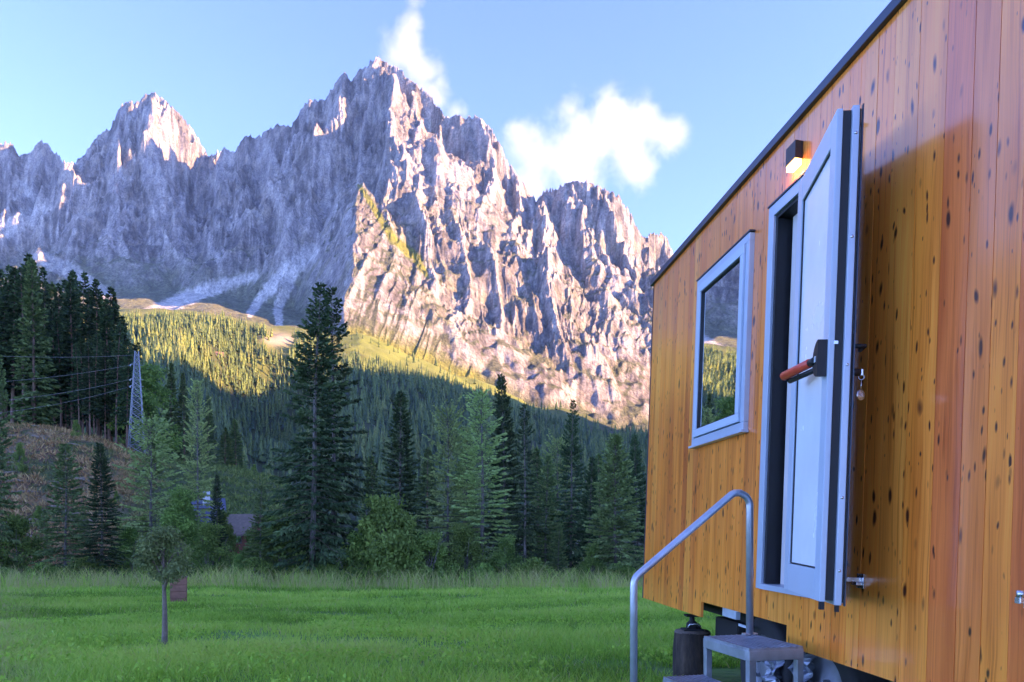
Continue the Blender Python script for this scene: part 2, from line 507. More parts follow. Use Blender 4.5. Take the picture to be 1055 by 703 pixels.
low = sstep(1700, 1560, Y - (pxg - 420) * .6) * sstep(345, 365, pxg) * sstep(540, 480, pxg) * (1 - isrock)
paint(low, (0.18, 0.20, 0.04))
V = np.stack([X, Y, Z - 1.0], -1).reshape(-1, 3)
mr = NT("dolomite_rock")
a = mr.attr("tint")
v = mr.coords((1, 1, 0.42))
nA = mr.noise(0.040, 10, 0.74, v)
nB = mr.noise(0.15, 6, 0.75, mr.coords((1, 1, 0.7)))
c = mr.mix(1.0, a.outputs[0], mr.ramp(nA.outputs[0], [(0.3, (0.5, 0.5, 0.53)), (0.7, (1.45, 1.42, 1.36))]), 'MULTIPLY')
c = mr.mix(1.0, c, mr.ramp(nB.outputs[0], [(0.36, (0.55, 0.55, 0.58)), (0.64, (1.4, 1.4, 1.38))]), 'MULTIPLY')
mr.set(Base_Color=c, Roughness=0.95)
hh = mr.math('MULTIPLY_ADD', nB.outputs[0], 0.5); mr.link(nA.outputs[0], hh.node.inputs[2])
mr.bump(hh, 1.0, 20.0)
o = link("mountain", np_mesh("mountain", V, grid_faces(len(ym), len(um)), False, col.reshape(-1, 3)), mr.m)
tag(o, "jagged pale rock mountain range with sunlit ribs above the forest", "mountain", kind="structure")
# ------------------------------------------------------------------ trees
def foliage_mat(name, dark, light, rough=0.75, trans=0.0):
    t = NT(name)
    a = t.attr("tint")
    oi = t.node("ShaderNodeObjectInfo")
    sep = t.node("ShaderNodeSeparateColor"); t.link(a.outputs[0], sep.inputs[0])
    c = t.mix(sep.outputs[0], dark, light)
    c = t.mix(sep.outputs[1], c, (0.14, 0.105, 0.075))      # twig wood
    hs = t.node("ShaderNodeHueSaturation")
    hv = t.math('MULTIPLY_ADD', oi.outputs["Random"], 0.035); hv.node.inputs[2].default_value = 0.483
    vv = t.math('MULTIPLY_ADD', oi.outputs["Random"], 0.45); vv.node.inputs[2].default_value = 0.78
    t.link(hv, hs.inputs["Hue"]); t.link(vv, hs.inputs["Value"]); t.link(c, hs.inputs["Color"])
    t.set(Base_Color=hs.outputs[0], Roughness=rough)
    t.b.inputs["Specular IOR Level"].default_value = 0.25
    if trans:
        tr = t.node("ShaderNodeBsdfTranslucent"); t.link(hs.outputs[0], tr.inputs[0])
        mx = t.node("ShaderNodeMixShader"); mx.inputs[0].default_value = trans
        t.link(t.b.outputs[0], mx.inputs[1]); t.link(tr.outputs[0], mx.inputs[2])
        t.link(mx.outputs[0], t.n["Material Output"].inputs[0])
    return t.m

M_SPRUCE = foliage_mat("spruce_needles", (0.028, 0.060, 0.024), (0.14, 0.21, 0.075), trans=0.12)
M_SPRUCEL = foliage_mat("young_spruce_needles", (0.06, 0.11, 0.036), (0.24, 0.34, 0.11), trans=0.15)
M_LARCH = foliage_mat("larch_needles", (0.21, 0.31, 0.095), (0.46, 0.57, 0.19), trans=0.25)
M_LEAF = foliage_mat("broad_leaves", (0.08, 0.15, 0.035), (0.25, 0.38, 0.08), trans=0.25)
def bark(name, c1, c2):
    t = NT(name)
    v = t.coords((1, 1, 0.18))
    n = t.noise(14, 6, 0.7, v)
    t.set(Base_Color=t.ramp(n.outputs[0], [(0.32, c1), (0.68, c2)]), Roughness=0.9)
    t.bump(n.outputs[0], 0.9, 0.03)
    return t.m
M_BARK = bark("spruce_bark", (0.08, 0.062, 0.05), (0.27, 0.23, 0.20))
M_BARKR = bark("reddish_bark", (0.11, 0.06, 0.042), (0.30, 0.18, 0.13))

def tube_np(pts, rad, sides=7):
    pts = np.asarray(pts, float); n = len(pts)
    rad = np.asarray(rad, float)
    d = np.gradient(pts, axis=0); d /= np.linalg.norm(d, axis=1, keepdims=True) + 1e-9
    ref = np.where(np.abs(d[:, 2:3]) > 0.9, np.array([[1., 0, 0]]), np.array([[0, 0, 1.]]))
    a = np.cross(d, ref); a /= np.linalg.norm(a, axis=1, keepdims=True)
    b = np.cross(d, a)
    an = np.linspace(0, 2 * np.pi, sides, endpoint=False)
    V = pts[:, None, :] + rad[:, None, None] * (np.cos(an)[None, :, None] * a[:, None, :] + np.sin(an)[None, :, None] * b[:, None, :])
    V = V.reshape(-1, 3)
    i = (np.arange(n - 1)[:, None] * sides + np.arange(sides)[None, :]).ravel()
    j = (np.arange(n - 1)[:, None] * sides + (np.arange(sides)[None, :] + 1) % sides).ravel()
    Fq = np.stack([i, j, j + sides, i + sides], 1)
    return V, Fq

class Soup:
    def __init__(self): self.V = []; self.F = []; self.C = []; self.n = 0
    def add(self, V, Fq, c):
        self.V.append(V); self.F.append(Fq + self.n); self.n += len(V)
        C = np.zeros((len(V), 3)); C[:] = c
        self.C.append(C)
    def tufts(self, base, dirv, length, width, tint, rng, bend=0.0):
        n = len(base)
        r = rng.normal(size=(n, 3))
        s = np.cross(dirv, r); s /= np.linalg.norm(s, axis=1, keepdims=True) + 1e-9
        L = length[:, None]; W = width[:, None]
        mid = base + dirv * L * 0.45; mid[:, 2] += bend * length
        tip = base + dirv * L
        V = np.stack([base, mid + s * W, tip, mid - s * W], 1).reshape(-1, 3)
        Fq = np.arange(4 * n).reshape(n, 4)
        C = np.zeros((4 * n, 3)); C[:, 0] = np.repeat(tint, 4)
        self.add(V, Fq, C)
    def mesh(self, name, smooth=False):
        return np_mesh(name, np.concatenate(self.V), np.concatenate(self.F), smooth, np.concatenate(self.C))

def conifer(H, R, zb, seed, dens=13, droop=0.5, tuft=0.42, tw=0.07, whorl=0.42, irr=0.3, shape=0.85, hang=0.5, gaps=0.0, nb=6, base_tint=0.35, e_low=-0.1, e_top=0.8, sides=7, bare_trunk=0):
    rng = np.random.default_rng(seed)
    lean = rng.normal(0, 0.012, 2)
    tp = np.array([[lean[0] * z * z / H + 0.04 * math.sin(z * .5 + seed), lean[1] * z * z / H + 0.04 * math.cos(z * .43 + seed), z] for z in np.linspace(-0.4, H, 14)])
    tr = np.linspace(1, 0.04, 14) ** 0.9 * (0.009 * H + 0.05)
    tV, tF = tube_np(tp, tr, sides)
    trunk = np_mesh("trunk", tV, tF, True)
    S = Soup()
    z = zb * H
    while z < H - 0.12:
        fr = (z - zb * H) / (H * (1 - zb))
        prof = (1 - fr) ** shape * min(1, 0.55 + fr * 4.0)
        L0 = R * prof + 0.12
        n = max(3, int(nb * (0.8 + 0.4 * rng.random())))
        a0 = rng.random() * 6.28
        for k in range(n):
            if rng.random() < gaps: continue
            az = a0 + k * 6.283 / n + rng.normal(0, 0.25)
            L = L0 * rng.uniform(1 - irr, 1 + irr * 0.5)
            e0 = e_low + (e_top - e_low) * fr ** 1.3 + rng.normal(0, 0.08)
            bx = np.interp(z, tp[:, 2], tp[:, 0]); by_ = np.interp(z, tp[:, 2], tp[:, 1])
            rad = np.array([math.cos(az), math.sin(az), 0]); lat = np.array([-math.sin(az), math.cos(az), 0])
            dr = droop * (1 - fr) * rng.uniform(0.6, 1.3)
            def sp(s):
                return L * s, L * (math.tan(e0) * s - dr * s ** 1.6 + 0.55 * dr * s ** 3.2)
            m = max(6, int(L * dens * 1.7 + 3))
            s = rng.uniform(0.12, 1.0, m) ** 0.75
            r_, dz = sp(s)
            sway = L * (0.30 * (1 - s) ** 0.8 * np.minimum(1, s * 4) + 0.04)
            off = rng.uniform(-1, 1, m) * sway
            base = np.stack([bx + rad[0] * r_ + lat[0] * off, by_ + rad[1] * r_ + lat[1] * off, z + dz - 0.10 * np.abs(off)], 1)
            d = rad[None, :] * rng.uniform(0.35, 1.0, m)[:, None] + lat[None, :] * (np.sign(off) * rng.uniform(0.1, 0.9, m))[:, None]
            d[:, 2] = -hang * rng.uniform(0.2, 1.3, m) * (1 - 0.7 * fr) + 0.35 * fr
            d /= np.linalg.norm(d, axis=1, keepdims=True)
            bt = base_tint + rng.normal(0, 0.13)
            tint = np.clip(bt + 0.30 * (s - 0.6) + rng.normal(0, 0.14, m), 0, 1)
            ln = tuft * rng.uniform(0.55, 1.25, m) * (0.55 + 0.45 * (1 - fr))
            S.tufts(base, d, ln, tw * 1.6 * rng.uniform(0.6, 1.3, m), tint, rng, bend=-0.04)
            ss = np.linspace(0, 0.9, 4); rr, zz = sp(ss)
            pts = np.stack([bx + rad[0] * rr, by_ + rad[1] * rr, z + zz], 1)
            bv, bf = tube_np(pts, np.linspace(0.022, 0.006, 4) * (0.6 + L * 0.25), 3)
            S.add(bv, bf, (0.3, 1, 0))
        z += whorl * rng.uniform(0.75, 1.25) * (0.55 + 0.45 * (1 - fr))
    # leader
    m = 14
    b = np.zeros((m, 3)); b[:, 0] = tp[-1, 0]; b[:, 1] = tp[-1, 1]; b[:, 2] = H - rng.uniform(0, 0.5, m)
    d = rng.normal(0, 0.35, (m, 3)); d[:, 2] = 1; d /= np.linalg.norm(d, axis=1, keepdims=True)
    S.tufts(b, d, np.full(m, tuft * .7), np.full(m, tw * .8), np.full(m, .4), rng)
    # dead snags low on the trunk
    for k in range(bare_trunk):
        zz = rng.uniform(0.06, max(zb, 0.12)) * H; az = rng.random() * 6.28; L = rng.uniform(0.4, 1.3)
        pts = np.array([[0, 0, zz], [math.cos(az) * L * .5, math.sin(az) * L * .5, zz - .02], [math.cos(az) * L, math.sin(az) * L, zz - .2]])
        bv, bf = tube_np(pts, [0.018, 0.012, 0.004], 3)
        S.add(bv, bf, (0.3, 1, 0))
    return trunk, S.mesh("crown")

def broadleaf(H, W, seed, nclump=40, leaves=90, leaf=0.17, trunk_r=0.12, zlow=0.15, droop=0.0, stems=1, base_tint=0.45, clump=0.16):
    rng = np.random.default_rng(seed)
    S = Soup(); T = Soup()
    for st in range(stems):
        dx, dy = (rng.normal(0, 0.16 * W, 2) if stems > 1 else (0, 0))
        tp = np.array([[dx * t + 0.05 * math.sin(t * 6 + seed), dy * t, t * H * 0.8] for t in np.linspace(-0.03, 1, 9)])
        v, f_ = tube_np(tp, np.linspace(trunk_r, trunk_r * .15, 9), 7); T.add(v, f_, (0, 0, 0))
    for k in range(nclump):
        t = rng.random() ** 0.85
        zc = H * (zlow + (1 - zlow - 0.06) * t)
        prof = math.sin(min(1, 0.18 + 0.95 * t ** 0.9) * math.pi) ** 0.6 if t < 0.93 else 0.35
        rr = W * 0.5 * prof * math.sqrt(rng.uniform(0.08, 1.0)); az = rng.random() * 6.283
        c = np.array([rr * math.cos(az), rr * math.sin(az), zc])
        rc = clump * W * rng.uniform(0.6, 1.35)
        m = int(leaves * rng.uniform(0.6, 1.3))
        p = rng.normal(size=(m, 3)); p /= np.linalg.norm(p, axis=1, keepdims=True)
        p *= (rc * rng.uniform(0.2, 1.0, m) ** 0.5)[:, None]; p[:, 2] *= 0.75
        d = rng.normal(size=(m, 3)); d[:, 2] -= droop * 2 + .3; d /= np.linalg.norm(d, axis=1, keepdims=True)
        bt = base_tint + rng.normal(0, 0.16)
        S.tufts(c + p, d, leaf * rng.uniform(0.6, 1.4, m), leaf * 0.30 * rng.uniform(0.7, 1.3, m), np.clip(bt + rng.normal(0, .15, m), 0, 1), rng)
        limb = np.array([[0, 0, max(0.1, zc - rr * 0.9 - 0.1 * H)], c * np.array([.5, .5, 1]) - np.array([0, 0, 0.25 * rr]), c])
        v, f_ = tube_np(limb, [trunk_r * .35, trunk_r * .2, 0.008], 4); T.add(v, f_, (0, 0, 0))
    return T.mesh("trunk", True), S.mesh("crown")

PROTO = {}
def proto(key, fn, mats):
    PROTO[key] = (fn, mats)
def make(kind):
    f, mats = PROTO[kind]
    if callable(f):
        f = f(); f[0].materials.append(mats[0]); f[1].materials.append(mats[1])
        PROTO[kind] = (f, mats)
    return f
# hero, near-row and far variants; heights in metres before scaling
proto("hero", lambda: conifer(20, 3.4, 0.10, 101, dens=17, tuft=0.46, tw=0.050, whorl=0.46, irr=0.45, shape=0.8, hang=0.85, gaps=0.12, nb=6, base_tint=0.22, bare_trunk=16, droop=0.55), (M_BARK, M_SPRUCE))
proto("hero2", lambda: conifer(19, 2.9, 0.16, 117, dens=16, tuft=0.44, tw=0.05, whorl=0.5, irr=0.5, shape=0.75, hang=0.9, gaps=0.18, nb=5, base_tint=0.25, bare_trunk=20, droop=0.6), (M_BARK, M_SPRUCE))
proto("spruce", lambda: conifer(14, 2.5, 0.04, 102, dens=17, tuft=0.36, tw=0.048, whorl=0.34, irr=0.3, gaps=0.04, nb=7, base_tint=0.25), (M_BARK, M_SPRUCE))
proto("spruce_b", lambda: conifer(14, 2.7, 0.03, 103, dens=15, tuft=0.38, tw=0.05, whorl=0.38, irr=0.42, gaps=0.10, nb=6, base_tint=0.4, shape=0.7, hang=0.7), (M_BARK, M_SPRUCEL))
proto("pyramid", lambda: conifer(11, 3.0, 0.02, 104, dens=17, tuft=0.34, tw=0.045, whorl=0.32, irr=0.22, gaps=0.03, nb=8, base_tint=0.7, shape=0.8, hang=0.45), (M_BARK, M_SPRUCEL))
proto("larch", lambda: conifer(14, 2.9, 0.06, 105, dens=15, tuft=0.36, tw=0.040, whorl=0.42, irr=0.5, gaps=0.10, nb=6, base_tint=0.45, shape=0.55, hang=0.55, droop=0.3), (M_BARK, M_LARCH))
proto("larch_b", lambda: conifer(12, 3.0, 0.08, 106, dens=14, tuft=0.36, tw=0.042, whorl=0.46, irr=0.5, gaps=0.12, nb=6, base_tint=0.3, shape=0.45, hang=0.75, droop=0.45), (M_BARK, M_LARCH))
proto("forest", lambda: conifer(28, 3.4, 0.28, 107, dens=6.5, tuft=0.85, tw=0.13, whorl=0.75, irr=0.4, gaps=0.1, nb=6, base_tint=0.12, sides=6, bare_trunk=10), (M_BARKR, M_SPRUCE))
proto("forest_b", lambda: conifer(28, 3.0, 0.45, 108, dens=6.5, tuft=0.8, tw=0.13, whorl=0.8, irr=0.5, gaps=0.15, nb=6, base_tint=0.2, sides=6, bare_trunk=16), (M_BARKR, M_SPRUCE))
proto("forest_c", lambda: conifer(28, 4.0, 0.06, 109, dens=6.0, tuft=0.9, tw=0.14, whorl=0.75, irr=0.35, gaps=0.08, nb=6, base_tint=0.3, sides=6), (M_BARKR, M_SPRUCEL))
proto("leafy", lambda: broadleaf(9, 5.0, 110, 70, 130, 0.24, 0.13), (M_BARK, M_LEAF))
proto("leafy_b", lambda: broadleaf(6, 5.0, 111, 60, 130, 0.22, 0.08, zlow=0.05, stems=3, base_tint=0.35), (M_BARK, M_LEAF))
proto("willow", lambda: broadleaf(6, 5.0, 112, 60, 140, 0.26, 0.09, zlow=0.05, droop=0.5, stems=3, base_tint=0.6), (M_BARK, M_LEAF))
proto("shrub", lambda: broadleaf(1.6, 2.2, 113, 26, 90, 0.13, 0.03, zlow=0.02, stems=4, base_tint=0.5, clump=0.2), (M_BARK, M_LEAF))
HT = dict(hero=20, hero2=19, spruce=14, spruce_b=14, pyramid=11, larch=14, larch_b=12, forest=28, forest_b=28, forest_c=28, leafy=9, leafy_b=6, willow=6, shrub=1.6)
NAMES = dict(hero="spruce_tree", hero2="spruce_tree", spruce="spruce_tree", spruce_b="spruce_tree", pyramid="spruce_tree", larch="larch_tree", larch_b="larch_tree",
             forest="spruce_tree", forest_b="spruce_tree", forest_c="spruce_tree", leafy="leafy_tree", leafy_b="bush", willow="bush", shrub="bush")
CATS = dict(spruce_tree="tree", larch_tree="tree", leafy_tree="tree", bush="bush")

def tree(kind, px_, d, ytop, label, group=None, wide=1.0, rz=None, base=None):
    t, c = make(kind)
    x = (px_ - PX0) / F * d
    z0 = float(terrain_z(np.array([x]), np.array([float(d)]))[0]) if base is None else base
    h = CZ + (PY0 - ytop) / F * d - z0
    s = h / HT[kind]
    r = empty(NAMES[kind], (x, d, z0 - 0.05), (0, 0, random.random() * 6.28 if rz is None else rz))
    sw = s * wide if kind not in ("forest", "forest_b", "forest_c") else max(s, 0.55) * wide
    r.scale = (sw, sw, s)
    for nm, me in (("trunk", t), ("crown", c)):
        ch = bpy.data.objects.new(nm, me); COL.objects.link(ch); ch.parent = r
    tag(r, label, CATS[NAMES[kind]], group)
    return r

ROW = "trees along the far edge of the meadow"
near_trees = [
    ("hero", 322, 46, 292, "tallest dark spruce with bare pale lower trunk, standing in the centre of the tree line", 1.0),
    ("hero2", 344, 48.5, 296, "slimmer dark spruce growing against the tallest spruce on its right side", 0.9),
    ("spruce", 411, 53, 404, "narrow dark spruce with pointed top just right of the tallest spruce pair", 0.95),
    ("willow", 398, 46, 505, "yellow-green willow bush in front of the narrow dark spruce", 1.0),
    ("willow", 442, 45.5, 545, "low drooping pale green bush at the meadow edge between willow and larches", 1.05),
    ("larch_b", 462, 51, 420, "grey-green larch on the left side of the pair of pale larches", 0.8),
    ("larch", 497, 50, 402, "broad bright green larch, the palest tree of the row", 1.05),
    ("larch", 481, 54, 440, "pale larch squeezed between the grey-green larch and the broad bright larch", 0.8),
    ("larch_b", 574, 56, 452, "greyish larch standing behind the slender dark spruce", 0.8),
    ("spruce", 520, 57, 386, "dark spruce tip rising behind the bright larch", 0.75),
    ("hero2", 541, 48, 416, "dark spruce with pale visible trunk right of the bright larch", 0.85),
    ("spruce_b", 562, 50, 470, "short bushy spruce filled in between two taller spruces", 1.0),
    ("hero", 588, 50, 412, "slender dark spruce with thin ragged top, left of the pyramid spruce", 0.75),
    ("spruce", 607, 54, 470, "small dark spruce behind the pyramid spruce", 0.9),
    ("pyramid", 634, 47, 446, "dense pyramid-shaped spruce nearest to the wooden cabin", 0.95),
    ("spruce", 657, 53, 446, "very dark narrow spruce half hidden by the cabin corner", 0.8),
    ("spruce", 690, 50, 440, "dark spruce hidden behind the cabin wall", 0.9),
    ("spruce_b", 68, 47, 458, "wide grey-green spruce with drooping boughs, left of the young meadow tree", 1.05),
    ("spruce", 105, 46, 456, "darker pointed spruce beside the wide grey-green spruce", 1.0),
    ("larch_b", 156, 50, 432, "rounded mid-green larch behind the small meadow tree", 1.05),
    ("larch", 203, 62, 392, "tall slim bright green larch right of the rounded larch", 0.62),
    ("leafy", 188, 47, 500, "leafy tree at the meadow edge right of the small meadow tree", 0.9),
    ("leafy_b", 215, 46, 538, "leafy bush under the blue-roofed house", 0.9),
    ("spruce_b", 268, 46, 500, "small dark spruce left of the tallest spruce", 0.9),
    ("spruce", 224, 52, 488, "thin dark young spruce right of the blue-roofed house", 0.65),
    ("leafy_b", 292, 47, 530, "dark bush at the foot of the tallest spruce, left side", 1.1),
    ("leafy_b", 245, 45, 570, "low bush under the small red-walled house", 0.8),
    ("leafy_b", 368, 46, 548, "dark bush at the foot of the tallest spruce, right side", 1.0),
    ("spruce_b", -6, 47, 366, "tall spruce cut by the left edge of the picture", 0.6),
    ("leafy_b", 20, 48, 530, "leafy bush at the left edge below the felled slope", 0.9),
    ("leafy_b", 134, 48, 540, "bright leafy bush between dark spruce and rounded larch", 0.8),
    ("spruce", -40, 50, 420, "dark spruce beyond the left edge of the picture", 1.0),
    ("leafy_b", 480, 47, 540, "dark green bush in front of the bright larch", 0.9),
    ("leafy_b", 520, 46.5, 552, "low dark bush between bright larch and pale-trunk spruce", 0.9),
    ("spruce_b", 575, 46.5, 540, "young spruce in front of the slender dark spruce", 1.1),
    ("leafy_b", 610, 46, 560, "low dark bush left of the pyramid spruce", 0.8),
]
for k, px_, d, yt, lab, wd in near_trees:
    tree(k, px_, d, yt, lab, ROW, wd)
shrubs = [(12, 45.5), (45, 45), (88, 45.2), (150, 45.4), (230, 45.3), (262, 45), (310, 45.6), (338, 45.1), (420, 45), (455, 45.2), (500, 45.5), (548, 45), (590, 45.3), (640, 45.1)]
for i, (px_, d) in enumerate(shrubs):
    tree("shrub", px_, d, 583 - 6 * (i % 3), "low leafy shrub in the tall grass under the tree line", "shrubs in the tall grass", 1.0)

# middle ground on the hill
HILLG = "trees scattered on the left hill"
for k, px_, d, yt, lab, wd in [
    ("leafy", 152, 135, 372, "light leafy tree directly behind the power pylon", 1.1),
    ("forest_c", 176, 150, 374, "dark spruce right of the power pylon on the hill", 0.9),
    ("forest_c", 190, 145, 384, "second dark spruce right of the power pylon, beside the slim larch", 0.8),
    ("forest_c", 214, 160, 408, "dark spruce behind the slim bright larch", 0.9),
    ("forest_c", 232, 125, 440, "dark spruce on the hill crest, left of its twin", 1.0),
    ("forest_c", 243, 128, 432, "dark spruce on the hill crest, right of its twin", 1.0),
    ("leafy", 262, 122, 478, "light green bushy tree on the hill crest by the tallest spruce", 1.0),
    ("leafy", 285, 118, 492, "light green bushy tree on the hill crest touching the tallest spruce", 1.0),
    ("leafy", 20, 90, 455, "leafy tree on the felled slope at the left edge", 0.7),
    ("leafy", 78, 110, 432, "light bush at the upper rim of the felled slope", 0.9),
    ("leafy", 160, 100, 462, "leafy tree on the hillside right of the orange earth patch", 1.0),
    ("leafy", 120, 85, 505, "leafy tree on the hillside under the orange earth patch", 0.7),
    ("leafy", 222, 90, 505, "leafy tree on the hillside above the blue-roofed house", 1.0),
    ("leafy", 190, 60, 518, "leafy tree covering the left half of the blue-roofed house", 0.8),
    ("leafy", 228, 58, 524, "leafy tree covering the gap right of the blue-roofed house", 0.8),
    ("leafy", 278, 58, 528, "leafy tree covering the right half of the small brown-roofed house", 0.8),
    ("leafy_b", 262, 50, 545, "bush in front of the small brown-roofed house", 1.0),
    ("leafy", 240, 70, 528, "leafy tree in front of the gap between the two small houses", 0.9),
    ("leafy", 180, 75, 512, "leafy tree on the hillside behind the rounded larch", 1.0),
    ("leafy", 147, 72, 530, "leafy tree low on the hillside left of the rounded larch", 0.9),
    ("leafy", 282, 62, 535, "leafy tree behind the foot of the tallest spruce", 0.9),
    ("leafy", 252, 105, 496, "round leafy tree halfway up the grassy hillside", 0.9),
    ("leafy", 205, 112, 486, "round leafy tree just under the hill crest", 0.9),
    ("leafy", 40, 74, 520, "leafy tree at the foot of the felled slope", 0.8),
    ("spruce_b", 86, 70, 520, "young spruce at the foot of the felled slope", 1.0),
    ("spruce_b", 45, 66, 525, "young spruce at the foot of the felled slope further left", 1.0),
    ("forest_c", 385, 78, 470, "dark spruce in the gap behind the willow bush", 1.0),
    ("forest_c", 440, 75, 462, "dark spruce in the gap left of the larches", 1.0),
    ("forest_c", 478, 72, 455, "dark spruce in the gap behind the larches", 1.0),
    ("forest_c", 555, 72, 462, "dark spruce in the gap right of the pale-trunk spruce", 1.0),
    ("forest_c", 618, 74, 468, "dark spruce in the gap left of the pyramid spruce", 1.0),
    ("leafy", 265, 85, 522, "leafy tree on the hillside above the red-walled house", 0.8),
]:
    tree(k, px_, d, yt, lab, HILLG, wd)
OUT = [(-60, 285), (-20, 275), (0, 268), (10, 266), (35, 264), (50, 285), (62, 292), (80, 270), (92, 300), (102, 290), (118, 305), (128, 318), (136, 345), (146, 360)]
for i in range(64):
    px_ = -60 + 202 * ((i * 0.6180339) % 1.0)
    d = 120 + 52 * ((i * 0.7548777) % 1.0)
    yo = np.interp(px_, *np.array(OUT).T)
    yt = yo + (random.random() ** 1.2) * 75 if i > 22 else yo + random.random() * 12
    if d < 130 and px_ > 40: yt += 25
    kind = ("forest", "forest_b", "forest_b", "forest", "forest_c")[i % 5]
    if kind == "forest_c" and px_ > 60: kind = "forest"
    tree(kind, px_, d, min(yt, 385), "tall dark spruce with bare reddish trunk in the close stand on the left hill", "close spruce stand on the left hill", random.uniform(0.85, 1.1))

# two trees just outside the picture on the left: the varnished wall mirrors them
for k, (azd, d, h, kind, wd) in enumerate([(-42.0, 26, 15.5, "leafy", 0.62), (-47.6, 24, 14.5, "leafy", 0.66), (-50.0, 30, 15.0, "larch", 0.9)]):
    u = math.tan(math.radians(azd)); Yd = d * math.cos(math.radians(azd))
    x = u * Yd
    z0 = float(near_z(np.array([x]), np.array([Yd]))[0])
    ytop = PY0 - F * (h + z0 - CZ) / Yd
    tree(kind, PX0 + u * F, Yd, ytop, ["tall leafy tree beyond the left edge, nearest to the picture", "second tall leafy tree beyond the left edge", "larch beyond the left edge, farthest out"][k], "trees left of the picture", wd, base=z0)

# ------------------------------------------------------------------ far forest on the slopes: one mass of small conifers
def forest_mass(n, seed):
    rng = np.random.default_rng(seed)
    u = (rng.uniform(-60, 690, n) - PX0) / F
    by, bd = interp_px(BENCH, u)
    d = 430 + (bd + 60 - 430) * rng.random(n) ** 0.62
    X = u * d
    pxx = u * F + PX0
    nz_ = fbm(X / 90, d / 90, 3, 131)
    top = np.where(pxx > 340, bd - 190 - 90 * nz_, bd + 40)
    keep = (d < top) & (nz_ > -0.75 + 0.25 * rng.random(n))
    keep &= ~((np.abs(pxx - 288) < 13) & (d > bd - 70))
    keep |= (rng.random(n) < 0.05) & (d < bd)
    u, d, X = u[keep], d[keep], X[keep]
    Z = terrain_z(X, d)
    m = len(u)
    h = (9 + 19 * rng.random(m) ** 1.2) * (1 + .25 * nz_[keep]) * (0.75 + 0.25 * np.clip((1500 - d) / 700, 0, 1))
    R = h * rng.uniform(0.13, 0.19, m)
    layers = 4; sides = 7
    Vs = []; Fs = []; Cs = []
    tint = np.clip(rng.normal(0.40, 0.20, m) + (nz_[keep] > 0.25) * 0.2, 0, 1)
    off = 0
    for L in range(layers):
        a0 = rng.random(m) * 6.28
        zb_ = h * (0.05 + 0.23 * L); zt = h * np.minimum(1.0, 0.42 + 0.23 * L) if L < layers - 1 else h
        rl = R * (1 - 0.24 * L)
        ring = []
        for s_ in range(sides):
            a = a0 + s_ * 6.283 / sides
            rr = rl * rng.uniform(0.6, 1.25, m)
            ring.append(np.stack([X + rr * np.cos(a), d + rr * np.sin(a), Z + zb_ + rng.uniform(-.05, .05, m) * h], 1))
        apex = np.stack([X, d, Z + zt], 1)
        V = np.stack(ring + [apex], 1).reshape(-1, 3)
        b = off + np.arange(m)[:, None] * (sides + 1)
        f_ = np.stack([np.stack([b[:, 0] + s_, b[:, 0] + (s_ + 1) % sides, b[:, 0] + sides], 1) for s_ in range(sides)], 1).reshape(-1, 3)
        Vs.append(V); Fs.append(f_); off += len(V)
        c = np.zeros((len(V), 3)); c[:, 0] = np.repeat(tint, sides + 1)
        Cs.append(c)
    return np_mesh("forest", np.concatenate(Vs), np.concatenate(Fs), False, np.concatenate(Cs))
tf = NT("far_forest")
a = tf.attr("tint")
sp_ = tf.node("ShaderNodeSeparateColor"); tf.link(a.outputs[0], sp_.inputs[0])
nn_ = tf.noise(0.5, 4, 0.7, tf.coords())
cc = tf.ramp(sp_.outputs[0], [(0.15, (0.04, 0.075, 0.036)), (0.5, (0.10, 0.15, 0.048)), (0.85, (0.15, 0.18, 0.055))])
cc = tf.mix(1.0, cc, tf.ramp(nn_.outputs[0], [(0.3, (0.6, 0.6, 0.6)), (0.7, (1.4, 1.4, 1.4))]), 'MULTIPLY')
tf.set(Base_Color=cc, Roughness=0.9)
tf.bump(nn_.outputs[0], 1.0, 1.5)
o = link("forest", forest_mass(17500, 141), tf.m)
tag(o, "far conifer forest covering the slopes under the mountains", "forest", kind="stuff")
